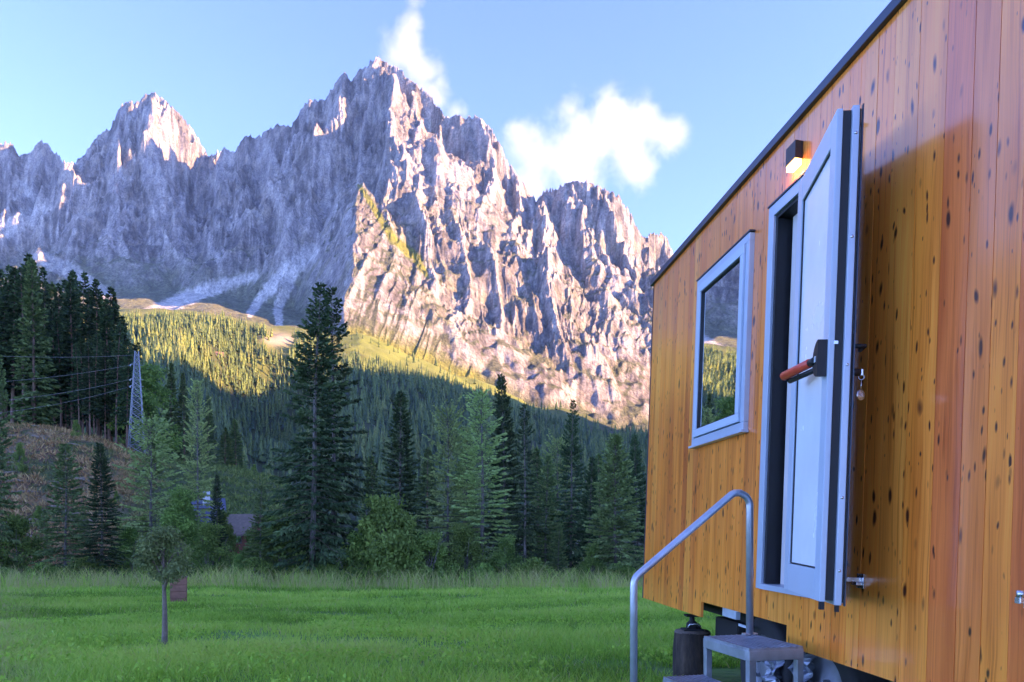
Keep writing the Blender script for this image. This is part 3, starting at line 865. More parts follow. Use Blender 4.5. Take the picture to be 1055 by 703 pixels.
# ------------------------------------------------------------------ meadow grass
def grass_mesh(name, bands, seed, tall=False):
    rng = np.random.default_rng(seed)
    Vs, Cs, n0 = [], [], 0
    for (y0, y1, n, h0, h1, w0) in bands:
        Yp = np.sqrt(rng.uniform(y0 * y0, y1 * y1, n))
        up = rng.uniform(-0.80, 0.36, n)
        if not tall:
            up = np.where(rng.random(n) < 0.12, rng.uniform(0.2, 0.42, n), up)
        Xp = up * Yp
        pn = fbm(Xp / 2.2, Yp / 2.0, 3, 151); pl = fbm(Xp / 9, Yp / 6, 2, 153)
        keep = rng.random(n) < (np.clip(0.45 + 1.1 * pn + .5 * pl, 0.06, 1) if tall else np.clip(0.75 + 0.6 * pn, 0.15, 1))
        wallx = 1.1217 - 0.102 * (Yp - 6.2)
        keep &= ~((Yp < 6.3) & (Xp > wallx - .02))
        Xp, Yp, pn, pl = Xp[keep], Yp[keep], pn[keep], pl[keep]
        m = len(Xp)
        Zp = near_z(Xp, Yp)
        h = rng.uniform(h0, h1, m) * (1 + 0.45 * pn)
        a = rng.random(m) * 6.283; ln = rng.uniform(0.3, 1.2, m) * h
        w = w0 * rng.uniform(0.6, 1.4, m)
        wx_, wy_ = np.cos(a + 1.57) * w, np.sin(a + 1.57) * w
        b = np.stack([Xp, Yp, Zp - 0.01], 1)
        d1 = np.stack([np.cos(a) * ln * .35, np.sin(a) * ln * .35, h * .6], 1)
        d2 = np.stack([np.cos(a) * ln, np.sin(a) * ln, h], 1)
        W = np.stack([wx_, wy_, wx_ * 0], 1)
        V = np.stack([b - W, b + W, b + d1 + W * .8, b + d1 - W * .8, b + d2 + W * .12, b + d2 - W * .12], 1).reshape(-1, 3)
        Vs.append(V)
        c = np.zeros((m, 6, 3)); pq = fbm(Xp / 3.5 + 7, Yp / 1.6, 3, 155); t = np.clip(0.48 + 0.55 * pl + 0.25 * pn + 0.35 * pq + rng.normal(0, .18, m), 0, 1)
        c[:, :, 0] = t[:, None]
        straw = (rng.random(m) < (0.75 if tall else 0.03 + 0.10 * np.clip(pq, 0, 1))) * rng.uniform(.4, 1, m)
        edge = np.clip((-up[keep] - 0.60) / 0.12, 0, 1) * np.clip((36 - Yp) / 8, 0, 1) * (rng.random(m) < .5)
        c[:, :, 1] = np.maximum(straw, edge * .8)[:, None]
        Cs.append(c.reshape(-1, 3)); n0 += m
    V = np.concatenate(Vs); C = np.concatenate(Cs)
    i = np.arange(n0)[:, None] * 6
    Fq = np.concatenate([i + np.array([[0, 1, 2, 3]]), i + np.array([[3, 2, 4, 5]])], 0)
    return np_mesh(name, V, Fq, False, C)

tg = NT("grass_blades")
a = tg.attr("tint")
sg = tg.node("ShaderNodeSeparateColor"); tg.link(a.outputs[0], sg.inputs[0])
cg_ = tg.ramp(sg.outputs[0], [(0.1, (0.14, 0.32, 0.03)), (0.5, (0.30, 0.58, 0.065)), (0.9, (0.48, 0.66, 0.10))])
cg_ = tg.mix(sg.outputs[1], cg_, (0.62, 0.46, 0.20))
tg.set(Base_Color=cg_, Roughness=0.6)
tg.b.inputs["Specular IOR Level"].default_value = 0.3
tr = tg.node("ShaderNodeBsdfTranslucent"); tg.link(cg_, tr.inputs[0])
mx = tg.node("ShaderNodeMixShader"); mx.inputs[0].default_value = 0.45
tg.link(tg.b.outputs[0], mx.inputs[1]); tg.link(tr.outputs[0], mx.inputs[2]); tg.link(mx.outputs[0], tg.n["Material Output"].inputs[0])
o = link("grass", grass_mesh("grass", [(3.6, 8, 60000, .06, .13, .0035), (8, 14, 80000, .07, .15, .005), (14, 24, 80000, .08, .17, .009), (24, 46, 90000, .10, .22, .016)], 161), tg.m)
tag(o, "short bright green meadow grass", "grass", kind="stuff")
o = link("tall_grass", grass_mesh("tall_grass", [(33, 47.5, 30000, .2, 1.05, .012)], 163, True), tg.m)
tag(o, "tall straw-tipped grass along the foot of the trees", "tall grass", kind="stuff")

# scrub, dry grass and slash litter on the left slope
def scrub_mesh(n, seed):
    rng = np.random.default_rng(seed)
    S = Soup()
    px_ = rng.uniform(-40, 330, n); d = rng.uniform(56, 126, n)
    u = (px_ - PX0) / F; X = u * d; Z = terrain_z(X, d)
    n1 = fbm(X / 9, d / 9, 4, 41); n2 = fbm(X / 3, d / 3, 3, 43)
    keep = rng.random(n) < np.clip(.6 + .6 * n2, .1, 1)
    X, d, Z, n1, n2, px_ = X[keep], d[keep], Z[keep], n1[keep], n2[keep], px_[keep]
    m = len(X)
    for rep in range(3):
        dv = rng.normal(0, .55, (m, 3)); dv[:, 2] = rng.uniform(.25, 1.0, m); dv /= np.linalg.norm(dv, axis=1, keepdims=True)
        base = np.stack([X + rng.normal(0, .2, m), d + rng.normal(0, .2, m), Z], 1)
        S.tufts(base, dv, rng.uniform(.3, .9, m) * (1 + .4 * n2), rng.uniform(.03, .09, m), np.clip(.4 + .3 * n2 + rng.normal(0, .18, m), 0, 1), rng)
        brown = np.clip(sstep(190, 110, px_ + 25 * n1) * .95 + .12 * rng.random(m) - .75 * (n2 + n1 * .5 < -.15), 0, 1)
        S.C[-1][:, 1] = np.repeat(brown * rng.uniform(.5, 1, m), 4)
    return S.mesh("scrub")
ts = NT("scrub")
a = ts.attr("tint"); sg = ts.node("ShaderNodeSeparateColor"); ts.link(a.outputs[0], sg.inputs[0])
c1 = ts.ramp(sg.outputs[0], [(.1, (.045, .085, .02)), (.5, (.10, .17, .035)), (.9, (.21, .28, .06))])
c2 = ts.ramp(sg.outputs[0], [(.1, (.26, .10, .04)), (.5, (.52, .25, .11)), (.9, (.68, .42, .20))])
ts.set(Base_Color=ts.mix(sg.outputs[1], c1, c2), Roughness=.9)
o = link("scrub", scrub_mesh(26000, 171), ts.m)
tag(o, "dry scrub and felling litter on the left slope", "scrub", kind="stuff")

# broad-leaved weeds and clover in the near grass
def weeds_mesh(n, seed):
    rng = np.random.default_rng(seed); S = Soup()
    Yp = np.sqrt(rng.uniform(4.6 ** 2, 24 ** 2, n)); Xp = rng.uniform(-.78, .30, n) * Yp
    pn = fbm(Xp / 1.8 + 3, Yp / 1.5, 3, 181)
    k = (pn > 0.05) & ~((Yp < 6.3) & (Xp > 1.1217 - .102 * (Yp - 6.2) - .03)); Xp, Yp, pn = Xp[k], Yp[k], pn[k]
    m = len(Xp); Z = near_z(Xp, Yp)
    for rep in range(7):
        a = rng.random(m) * 6.283
        d = np.stack([np.cos(a), np.sin(a), rng.uniform(.1, 1.3, m)], 1); d /= np.linalg.norm(d, axis=1, keepdims=True)
        b = np.stack([Xp + rng.normal(0, .03, m), Yp + rng.normal(0, .03, m), Z + rng.uniform(.0, .10, m)], 1)
        S.tufts(b, d, rng.uniform(.025, .07, m), rng.uniform(.008, .018, m), np.clip(.45 + .3 * pn + rng.normal(0, .15, m), 0, 1), rng, bend=.1)
    return S.mesh("weeds")
o = link("weeds", weeds_mesh(16000, 183), tg.m)
tag(o, "broad leaved weeds and clover among the meadow grass", "weeds", kind="stuff")
# ------------------------------------------------------------------ wooden cabin on wheels
LEAN = math.radians(2.1)
nl = math.hypot(0.102, 1)
ex = Vector((0.102 / nl, -1 / nl, 0))                 # along the wall, towards the photographer
nin = Vector((1 / nl, 0.102 / nl, 0))                 # into the cabin
up = Vector((0, 0, 1))
ez = (up * math.cos(LEAN) + nin * math.sin(LEAN)).normalized()
ey = ez.cross(ex).normalized()
O0 = Vector((1.1217, 6.2, CZ)) - ez * CZ
CABM = Matrix(((ex.x, ey.x, ez.x, O0.x), (ex.y, ey.y, ez.y, O0.y), (ex.z, ey.z, ez.z, O0.z), (0, 0, 0, 1)))
def to_h(rel): return CZ + rel
def S_of(depth): return (6.2 - depth) * nl

class MB:
    """collects boxes, bars and tubes into one mesh"""
    def __init__(self): self.bm = bmesh.new()
    def box(self, x0, x1, y0, y1, z0, z1, bevel=0.0, mat=None):
        r = bmesh.ops.create_cube(self.bm, size=1.0)
        M = Matrix.Translation(((x0 + x1) / 2, (y0 + y1) / 2, (z0 + z1) / 2)) @ Matrix.Diagonal((abs(x1 - x0), abs(y1 - y0), abs(z1 - z0), 1))
        if mat is not None: M = mat @ M
        bmesh.ops.transform(self.bm, matrix=M, verts=r['verts'])
        if bevel:
            es = list({e for v in r['verts'] for e in v.link_edges})
            bmesh.ops.bevel(self.bm, geom=es, offset=bevel, segments=2, profile=0.7, affect='EDGES')
        return self
    def tube(self, pts, rad, sides=12, cap=True):
        pts = [Vector(p) for p in pts]
        if not hasattr(rad, '__len__'): rad = [rad] * len(pts)
        rings = []
        prev = None
        for i, p in enumerate(pts):
            d = (pts[min(i + 1, len(pts) - 1)] - pts[max(i - 1, 0)]).normalized()
            a = prev - d * prev.dot(d) if prev is not None else d.orthogonal()
            a.normalize(); prev = a
            b = d.cross(a)
            rings.append([self.bm.verts.new(p + rad[i] * (math.cos(t) * a + math.sin(t) * b)) for t in [2 * math.pi * k / sides for k in range(sides)]])
        for r0, r1 in zip(rings[:-1], rings[1:]):
            for k in range(sides):
                f = self.bm.faces.new((r0[k], r0[(k + 1) % sides], r1[(k + 1) % sides], r1[k])); f.smooth = True
        if cap:
            self.bm.faces.new(rings[0][::-1]); self.bm.faces.new(rings[-1])
        return self
    def lathe(self, prof, axis_pt, axis, sides=24):
        """prof: list of (radius, along)"""
        ax = Vector(axis).normalized(); a = ax.orthogonal().normalized(); b = ax.cross(a); c = Vector(axis_pt)
        rings = [[self.bm.verts.new(c + ax * t + r * (math.cos(q) * a + math.sin(q) * b)) for q in [2 * math.pi * k / sides for k in range(sides)]] for r, t in prof]
        for r0, r1 in zip(rings[:-1], rings[1:]):
            for k in range(sides):
                f = self.bm.faces.new((r0[k], r0[(k + 1) % sides], r1[(k + 1) % sides], r1[k])); f.smooth = True
        return self
    def prism(self, pts2, fn, t0, t1):
        """closed outline pts2 extruded; fn(a,b,t) -> point"""
        v0 = [self.bm.verts.new(fn(a, b, t0)) for a, b in pts2]; v1 = [self.bm.verts.new(fn(a, b, t1)) for a, b in pts2]
        n = len(pts2)
        self.bm.faces.new(v0[::-1]); self.bm.faces.new(v1)
        for k in range(n): self.bm.faces.new((v0[k], v0[(k + 1) % n], v1[(k + 1) % n], v1[k]))
        return self
    def build(self, name, mat=None, parent=None, loc=None):
        bmesh.ops.recalc_face_normals(self.bm, faces=self.bm.faces[:])
        me = bpy.data.meshes.new(name); self.bm.to_mesh(me); self.bm.free()
        o = link(name, me, mat, parent)
        return o

# materials
def wood_mat():
    t = NT("larch_boards")
    a = t.attr("plank"); pid = a.outputs["Fac"]
    tc = t.node("ShaderNodeTexCoord")
    sx = t.node("ShaderNodeSeparateXYZ"); t.link(tc.outputs["Object"], sx.inputs[0])
    zz = t.math('MULTIPLY_ADD', pid, 37.0); t.link(sx.outputs[2], zz.node.inputs[2])
    WARP = []
    def vec(kx, kz):
        c = t.node("ShaderNodeCombineXYZ")
        t.link(t.math('MULTIPLY', t.math('ADD', sx.outputs[0], WARP[0]) if WARP else sx.outputs[0], kx), c.inputs[0]); t.link(t.math('MULTIPLY', zz, kz), c.inputs[2])
        t.link(t.math('MULTIPLY', pid, 91.0), c.inputs[1])
        return c.outputs[0]
    # warp of the grain round the knots
    wv = t.noise(1.0, 3, 0.5, vec(7, 1.6))
    WARP.append(t.math('MULTIPLY', t.math('SUBTRACT', wv.outputs[0], 0.5), 0.045))
    g1 = t.noise(1.0, 6, 0.62, vec(75, 1.1), 0.6)
    g2 = t.noise(1.0, 4, 0.6, vec(190, 2.2))
    g3 = t.noise(1.0, 3, 0.5, vec(9, 0.7))
    base = t.ramp(pid, [(0.0, (0.90, 0.205, 0.024)), (0.25, (0.95, 0.25, 0.030)), (0.5, (0.92, 0.22, 0.026)), (0.72, (0.96, 0.285, 0.040)), (0.88, (0.72, 0.125, 0.022)), (1.0, (0.92, 0.235, 0.030))])
    gr = t.math('ADD', t.math('MULTIPLY', g1.outputs[0], 0.6), t.math('MULTIPLY', g2.outputs[0], 0.4))
    c = t.mix(1.0, base, t.ramp(gr, [(0.36, (0.70, 0.56, 0.44)), (0.47, (1.05, 1.02, 1.0)), (0.64, (1.2, 1.3, 1.45))]), 'MULTIPLY')
    c = t.mix(1.0, c, t.ramp(g3.outputs[0], [(0.30, (0.84, 0.70, 0.60)), (0.55, (1.12, 1.14, 1.14))]), 'MULTIPLY')
    big = t.noise(1.0, 3, 0.55, t.coords((1.1, 1, 0.45)))
    c = t.mix(1.0, c, t.ramp(big.outputs[0], [(0.30, (0.88, 0.80, 0.74)), (0.58, (1.1, 1.1, 1.1))]), 'MULTIPLY')
    # knots: two sizes
    def knots(kx, kz, r0, r1, keep):
        v = t.node("ShaderNodeTexVoronoi", feature='F1'); v.inputs["Scale"].default_value = 1.0
        v.inputs["Randomness"].default_value = 1.0
        vm = t.node("ShaderNodeVectorMath", operation='MULTIPLY_ADD')
        t.link(wv.outputs["Color"], vm.inputs[0]); vm.inputs[1].default_value = (0.9, 0, 0.7); t.link(vec(kx, kz), vm.inputs[2])
        t.link(vm.outputs[0], v.inputs["Vector"])
        sc = t.node("ShaderNodeSeparateColor"); t.link(v.outputs["Color"], sc.inputs[0])
        rad = t.math('MULTIPLY_ADD', t.math('POWER', sc.outputs[0], 1.6), r1 - r0); rad.node.inputs[2].default_value = r0
        k = t.math('SUBTRACT', 1.0, t.math('DIVIDE', v.outputs["Distance"], rad))
        k = t.math('MULTIPLY', k, t.math('GREATER_THAN', sc.outputs[1], 1 - keep))
        m = t.node("ShaderNodeClamp"); t.link(t.math('MULTIPLY', k, 1.9), m.inputs[0])
        return m.outputs[0]
    k1 = knots(18, 6.5, 0.08, 0.32, 0.95)
    k2 = knots(34, 10.0, 0.09, 0.32, 0.9)
    kk = t.math('MAXIMUM', k1, k2)
    c = t.mix(kk, c, t.ramp(kk, [(0.0, (0.55, 0.11, 0.015)), (0.45, (0.26, 0.045, 0.008)), (1.0, (0.075, 0.014, 0.005))]))
    t.set(Base_Color=c)
    t.b.inputs["Roughness"].default_value = 0.42
    t.b.inputs["Coat Weight"].default_value = 0.9
    t.b.inputs["Coat Roughness"].default_value = 0.16
    t.b.inputs["Coat IOR"].default_value = 1.75
    t.b.inputs["Specular IOR Level"].default_value = 0.35
    t.bump(gr, 0.25, 0.003)
    return t.m
M_WOOD = wood_mat()
M_ALU = simple("satin_aluminium", (0.46, 0.55, 0.64), 0.38, 0.25, 0.04, 6)
M_LEAFW = simple("door_frame_paint", (0.46, 0.57, 0.66), 0.32, 0.0, 0.03, 5)
M_PANEL = simple("white_door_panel", (0.80, 0.86, 0.88), 0.24, 0.0, 0.03, 3)
M_BLACK = simple("black_rubber", (0.012, 0.012, 0.014), 0.55, 0.0, 0.2, 30)
M_TRIM = simple("dark_blue_grey_trim", (0.045, 0.06, 0.085), 0.35, 0.4, 0.1, 8)
M_DARK = simple("dark_underbody", (0.018, 0.017, 0.017), 0.8, 0.0, 0.3, 12)
M_GALV = simple("galvanised_steel", (0.36, 0.40, 0.46), 0.42, 0.75, 0.16, 14)
M_RAILG = simple("galvanised_tube", (0.50, 0.54, 0.60), 0.36, 0.7, 0.10, 18)
M_RED = simple("red_plastic", (0.78, 0.07, 0.035), 0.35, 0.0, 0.1, 20)
M_CHROME = simple("bright_steel", (0.62, 0.64, 0.68), 0.25, 0.9, 0.08, 20)
M_TYRE = simple("tyre_rubber", (0.02, 0.02, 0.022), 0.8, 0.0, 0.25, 25, 0.3)
M_RIM = simple("dull_wheel_rim", (0.20, 0.22, 0.25), 0.55, 0.5, 0.2, 10)
M_INT = simple("interior_panel", (0.42, 0.38, 0.36), 0.6, 0.0, 0.06, 4)
M_DOOROUT = simple("brown_door_skin", (0.060, 0.026, 0.012), 0.5, 0.0, 0.2, 12)
M_BROWNLAMP = simple("brown_lamp_body", (0.055, 0.04, 0.035), 0.4, 0.3, 0.1, 20)
tgl = NT("window_glass")
tgl.set(Base_Color=(0.74, 0.77, 0.79), Roughness=0.015, Metallic=1.0)
tgl.b.inputs["Coat Weight"].default_value = 1.0; tgl.b.inputs["Coat Roughness"].default_value = 0.01
tgl.b.inputs["Specular IOR Level"].default_value = 1.0
tgl.b.inputs["IOR"].default_value = 3.2
M_GLASS = tgl.m

cabin = empty("wooden_cabin")
cabin.matrix_world = CABM
tag(cabin, "wooden cabin trailer clad in orange knotty boards with open white door and one window", "cabin")
L_ = 7.6
HB, HT_ = to_h(-0.58), to_h(2.055)
WS0, WS1, WH0, WH1 = 1.150, 2.005, to_h(0.565), to_h(1.695)
DS0, DS1, DH0, DH1 = 2.232, 3.06, to_h(-0.319), to_h(1.728)
NS0, NS1, NH = 1.36, 2.55, to_h(-0.478)

rngp = random.Random(5)
edges = [0.0]
while edges[-1] < L_:
    edges.append(edges[-1] + rngp.choice((0.095, 0.115, 0.12, 0.14, 0.155)))
edges[-1] = L_
mb = MB()
lay = mb.bm.faces.layers.float.new("plank_f")
cuts = [WS0 + .01, WS1 - .01, DS0 + .01, DS1 - .01, NS0, NS1]
for i, (a, b) in enumerate(zip(edges[:-1], edges[1:])):
    pid = rngp.random()
    sub = sorted([a] + [c for c in cuts if a < c < b] + [b])
    for j, (u0, u1) in enumerate(zip(sub[:-1], sub[1:])):
        mid = (u0 + u1) / 2
        segs = [[HB, HT_]]
        if NS0 < mid < NS1: segs[0][0] = NH
        for (s0, s1, h0, h1) in ((WS0 + .01, WS1 - .01, WH0 + .01, WH1 - .01), (DS0 + .01, DS1 - .01, DH0 + .01, DH1 - .01)):
            if s0 < mid < s1:
                t_ = segs.pop(); segs += [[t_[0], h0], [h1, t_[1]]] if t_[0] < h0 - .005 else [[h1, t_[1]]]
        g0 = 0.0012 if j == 0 else 0.0; g1 = 0.0012 if j == len(sub) - 2 else 0.0
        for h0, h1 in segs:
            n0 = len(mb.bm.faces)
            mb.box(u0 + g0, u1 - g1, 0.0 + 0.0012 * rngp.random(), 0.018, h0, h1)
            mb.bm.faces.ensure_lookup_table()
            for f in mb.bm.faces[n0:]: f[lay] = pid
me_faces = [f[lay] for f in mb.bm.faces]
wall = mb.build("wall", M_WOOD, cabin)
att = wall.data.attributes.new("plank", 'FLOAT', 'FACE')
att.data.foreach_set("value", np.array([wall.data.attributes["plank_f"].data[i].value for i in range(len(wall.data.polygons))], dtype=np.float32))
# backing shell with the same openings, floor, back and end walls
mb = MB()
T0, T1 = 0.0195, 0.075
for (s0, s1, h0, h1) in ((0.0, WS0, NH, HT_), (WS0, WS1, NH, WH0), (WS0, WS1, WH1, HT_), (WS1, DS0, NH, HT_), (DS0, DS1, DH1, HT_), (DS0, DS1, NH, DH0), (DS1, L_, NH, HT_)):
    mb.box(s0 + .0005, s1 - .0005, T0, T1, h0, h1)
mb.box(0.004, 0.06, T1 + .001, 2.35, NH, HT_); mb.box(L_ - .06, L_ - .004, T1 + .001, 2.35, NH, HT_); mb.box(0.06, L_ - .06, 2.30, 2.36, NH, HT_)
mb.build("shell", M_DARK, cabin)
MB().box(0.08, L_ - .08, 0.08, 2.29, NH + .004, NH + .12).build("floor_slab", M_INT, cabin)
mb = MB(); mb.box(2.30, 2.34, 0.30, 2.28, NH + .13, HT_ - .02); 
mb.build("partition", M_INT, cabin)
MB().box(DS0 + .112, DS0 + .30, 0.060, 0.085, DH0 + .03, DH1 - .085).build("door_lining", simple("pale_lining", (.62, .57, .55), .55, 0, .05, 4), cabin)
mb = MB(); mb.box(-0.05, L_ + .04, -0.022, 2.42, HT_ + .002, HT_ + .05, 0.004)
mb.build("roof", M_TRIM, cabin)
MB().box(-0.012, -0.002, -0.004, 0.05, HB, HT_).build("corner_strip", M_TRIM, cabin)
# chassis under the boards
mb = MB()
for t_ in (0.30, 0.62, 1.75): mb.box(0.05, L_ - .3, t_, t_ + .06, NH - .13, NH - .004)
for s in (0.25, 1.2, 2.9, 4.2, 5.5): mb.box(s, s + .05, 0.24, 2.1, NH - .10, NH - .006)
mb.build("chassis", M_DARK, cabin)
MB().box(.95, 1.34, .26, .9, NH - .34, NH - .135, .02).build("dark_fill_box", M_DARK, cabin)  # added box, stands in for the darkness under the floor
MB().box(0.9, L_ - .1, 2.24, 2.27, 0.0, NH - .004).build("light_block_panel", M_DARK, cabin)  # added dark panel, blocks light and grass behind the open underside
mb = MB(); mb.box(1.40, 1.62, 0.13, 0.16, NH - .085, NH - .01, .004); mb.box(1.64, 1.80, .14, .15, NH - .12, NH - .105)
mb.build("junction_plate", simple("pale_plate", (.5, .58, .66), .4), cabin)
M_FOIL = simple("crumpled_foil", (0.26, 0.30, 0.36), 0.4, 0.7, 0.1, 8)
rf = random.Random(21)
for (s_, w_) in ((2.02, .20), (2.36, .16)):
    m = MB()
    r_ = bmesh.ops.create_grid(m.bm, x_segments=14, y_segments=22, size=.5)
    for v in m.bm.verts:
        x, y = v.co.x, v.co.y
        v.co = Vector((s_ + x * w_ + .012 * rf.uniform(-1, 1), .20 + .035 * math.sin(x * 9 + y * 5) + .022 * math.sin(y * 23 + x * 4) + .014 * rf.uniform(-1, 1), .30 + y * .42))
    fo_ = m.build("insulation_foil", M_FOIL, cabin)
    sm_ = fo_.modifiers.new("thick", 'SOLIDIFY'); sm_.thickness = .003
def wheel(s, t):
    r = 0.32
    c = (s, t, r + 0.005)
    ty = MB().lathe([(0.20, -.085), (.27, -.095), (.305, -.09), (.32, -.065), (.32, .065), (.305, .09), (.27, .095), (.20, .085)], c, (0, 1, 0), 40).build("tyre", M_TYRE)
    rim = MB().lathe([(0.20, -.08), (.195, -.06), (.17, -.045), (.10, -.055), (.06, -.075), (.03, -.08), (.001, -.08)], c, (0, 1, 0), 32)
    for k in range(5):
        q = 2 * math.pi * k / 5
        rim.lathe([(.012, -.09), (.012, -.045)], (s + .075 * math.cos(q), t, r + .075 * math.sin(q)), (0, 1, 0), 8)
    rimo = rim.build("rim", M_RIM)
    w = empty("wheel"); w.parent = cabin
    ty.parent = w; rimo.parent = w
    return w
wheel(1.83, 0.30); wheel(2.52, 0.30); wheel(1.83, 1.95); wheel(2.52, 1.95)

# window
win = MB()
fo = -0.030
W1, W2 = 0.046, 0.050
win.box(WS0, WS1, fo, 0.05, WH0, WH0 + W1, .004).box(WS0, WS1, fo, 0.05, WH1 - W1, WH1, .004)
win.box(WS0, WS0 + W1, fo, 0.05, WH0 + W1 + .0005, WH1 - W1 - .0005, .004).box(WS1 - W1, WS1, fo, 0.05, WH0 + W1 + .0005, WH1 - W1 - .0005, .004)
wino = win.build("window", M_ALU, cabin)
sa = MB(); g = W1 + .006
a0, a1, b0, b1 = WS0 + g, WS1 - g, WH0 + g, WH1 - g
sa.box(a0, a1, fo - .012, .03, b0, b0 + W2, .005).box(a0, a1, fo - .012, .03, b1 - W2, b1, .005)
sa.box(a0, a0 + W2, fo - .012, .03, b0 + W2 + .0005, b1 - W2 - .0005, .005).box(a1 - W2, a1, fo - .012, .03, b0 + W2 + .0005, b1 - W2 - .0005, .005)
sa.build("sash", M_LEAFW, wino)
ga = MB()
for (s0, s1, h0, h1) in ((WS0 + W1, a0, WH0 + W1, WH1 - W1), (a1, WS1 - W1, WH0 + W1, WH1 - W1), (a0, a1, WH0 + W1, b0), (a0, a1, b1, WH1 - W1)):
    ga.box(s0, s1, -.006, .02, h0, h1)
p0, p1, q0, q1 = a0 + W2, a1 - W2, b0 + W2, b1 - W2
for (s0, s1, h0, h1) in ((p0, p0 + .008, q0, q1), (p1 - .008, p1, q0, q1), (p0 + .008, p1 - .008, q0, q0 + .008), (p0 + .008, p1 - .008, q1 - .008, q1)):
    ga.box(s0, s1, -.034, -.01, h0, h1)
ga.build("gasket", M_BLACK, wino)
MB().box(p0 + .006, p1 - .006, -.022, -.012, q0 + .006, q1 - .006).build("pane", M_GLASS, wino)
MB().box(WS0 - .012, WS1 + .016, -.048, -.002, WH0 - .016, WH0 - .002, .002).build("sill", M_ALU, wino)
MB().box(WS0 - .004, WS1 + .012, -.036, -.002, WH1 + .002, WH1 + .010).build("drip_edge", M_TRIM, wino)

# door frame
df = MB(); fw = 0.062; fo = -0.024
df.box(DS0, DS0 + fw, fo, .10, DH0, DH1, .004).box(DS1 - fw, DS1, fo, .10, DH0, DH1, .004)
df.box(DS0 + fw + .0005, DS1 - fw - .0005, fo, .10, DH1 - fw, DH1, .004).box(DS0 + fw + .0005, DS1 - fw - .0005, fo - .012, .10, DH0, DH0 + .028, .003)
dfo = df.build("door_frame", M_ALU, cabin)
dk = MB()
for (s0, s1) in ((DS0 + fw + .001, DS0 + fw + .022), (DS1 - fw - .022, DS1 - fw - .001)): dk.box(s0, s1, fo + .014, .095, DH0 + .03, DH1 - fw - .002)
dk.box(DS0 + fw + .023, DS1 - fw - .023, fo + .014, .09, DH1 - fw - .02, DH1 - fw - .001)
dk.build("door_seal", M_BLACK, dfo)
MB().box(DS0 - .004, DS1 + .006, -.03, -.002, DH1 + .002, DH1 + .011).build("drip_edge", M_TRIM, dfo)

# door leaf, swung right open; built in its own frame: x from hinge edge to free edge, y outward-facing inner face at 0, thickness towards the wall
A_ = Vector((1.267, 3.414, 0)); B_ = Vector((1.173, 2.794, 0))
dl = (B_ - A_); LW = dl.length; dl.normalize()
leaf = empty("door"); leaf.parent = cabin
lx = dl; lz = ez; lz = (lz - lx * lz.dot(lx)).normalized(); ly = lz.cross(lx).normalized()   # ly points to the wall
LM = Matrix(((lx.x, ly.x, lz.x, A_.x), (lx.y, ly.y, lz.y, A_.y), (lx.z, ly.z, lz.z, CZ), (0, 0, 0, 1)))
leaf.matrix_local = CABM.inverted() @ LM
l0, l1 = -0.276, 1.588
st = 0.085
lf = MB()
TH = 0.022
lf.box(0, st, 0, TH, l0, l1, .004).box(LW - st * .95, LW, 0, TH, l0, l1, .004)
lf.box(st + .0005, LW - st * .95 - .0005, 0, TH, l0, l0 + .12, .004).box(st + .0005, LW - st * .95 - .0005, 0, TH, l1 - .11, l1, .004)
lf.build("leaf_frame", M_LEAFW, leaf)
MB().box(st - .003, LW - st * .95 + .003, .012, .020, l0 + .115, l1 - .105).build("leaf_panel", M_PANEL, leaf)
b_ = MB(); x0, x1, z0, z1 = st + .001, LW - st * .95 - .001, l0 + .121, l1 - .111
b_.box(x0, x0 + .007, .006, .0118, z0, z1).box(x0 + .007, x1, .006, .0118, z0, z0 + .006)
b_.box(x0 + .007, x1, .006, .0118, z1 - .004, z1)
b_.build("panel_bead", M_BLACK, leaf)
MB().box(0.004, LW - .004, TH + .001, .052, l0 + .006, l1 - .006).build("core_gasket", M_BLACK, leaf)
MB().box(0, LW + .012, .053, .078, l0 - .01, l1 + .004, .003).build("outer_profile", M_ALU, leaf)
MB().box(0.02, LW - .0, .0785, .086, l0, l1 - .004).build("outer_skin", M_DOOROUT, leaf)
MB().box(LW + .0, LW + .016, .0865, .091, l0 - .012, l1 + .006).build("edge_lip", M_TRIM, leaf)
MB().box(LW - .02, LW + .002, .003, .02, l0 - .03, l0 - .0005).build("bottom_guide", M_BLACK, leaf)
MB().box(LW - .004, LW + .012, .056, .07, l0 - .035, l0 - .0105).build("bottom_guide", M_BLACK, leaf)
for z in (l0 + .12, .12, .62, 1.1, l1 - .1): MB().lathe([(.006, 0), (.005, .003), (.001, .003)], (LW + .0125, .066, z), (1, 0, 0), 8).build("screw", M_CHROME, leaf)
MB().box(LW - .0035, LW + .001, .018, .034, .70, .712).build("strike_plate", M_CHROME, leaf)
# panic lever: black half round box, red grip on a black arm
hz = (545 - 371) / F * 2.84
hb = MB()
pts = [(0.0, -.07), (0.0, .07)] + [(-.075 * math.sin(math.pi * k / 14), .07 * math.cos(math.pi * k / 14)) for k in range(1, 14)]
hb.prism([(LW - .012 + a, hz + b) for a, b in pts], lambda a, b, t: Vector((a, t, b)), -.036, -.0008)
hbo = hb.build("panic_lock", M_BLACK, leaf)
lm = MB(); lx_ = LW - .04
lm.box(lx_ - .014, lx_ + .004, -.0382, -.0365, hz + .004, hz + .012).box(lx_ - .014, lx_ - .008, -.0382, -.0365, hz - .010, hz + .003).box(lx_ - .002, lx_ + .004, -.0382, -.0365, hz - .010, hz + .003).box(lx_ - .007, lx_ - .003, -.0382, -.0365, hz - .010, hz - .002)
lm.build("lock_emblem", M_PANEL, hbo)
e0 = Vector((LW - .075, -.035, hz)); e1 = Vector((LW - .37, -.085, hz + .002)); ed = (e1 - e0).normalized()
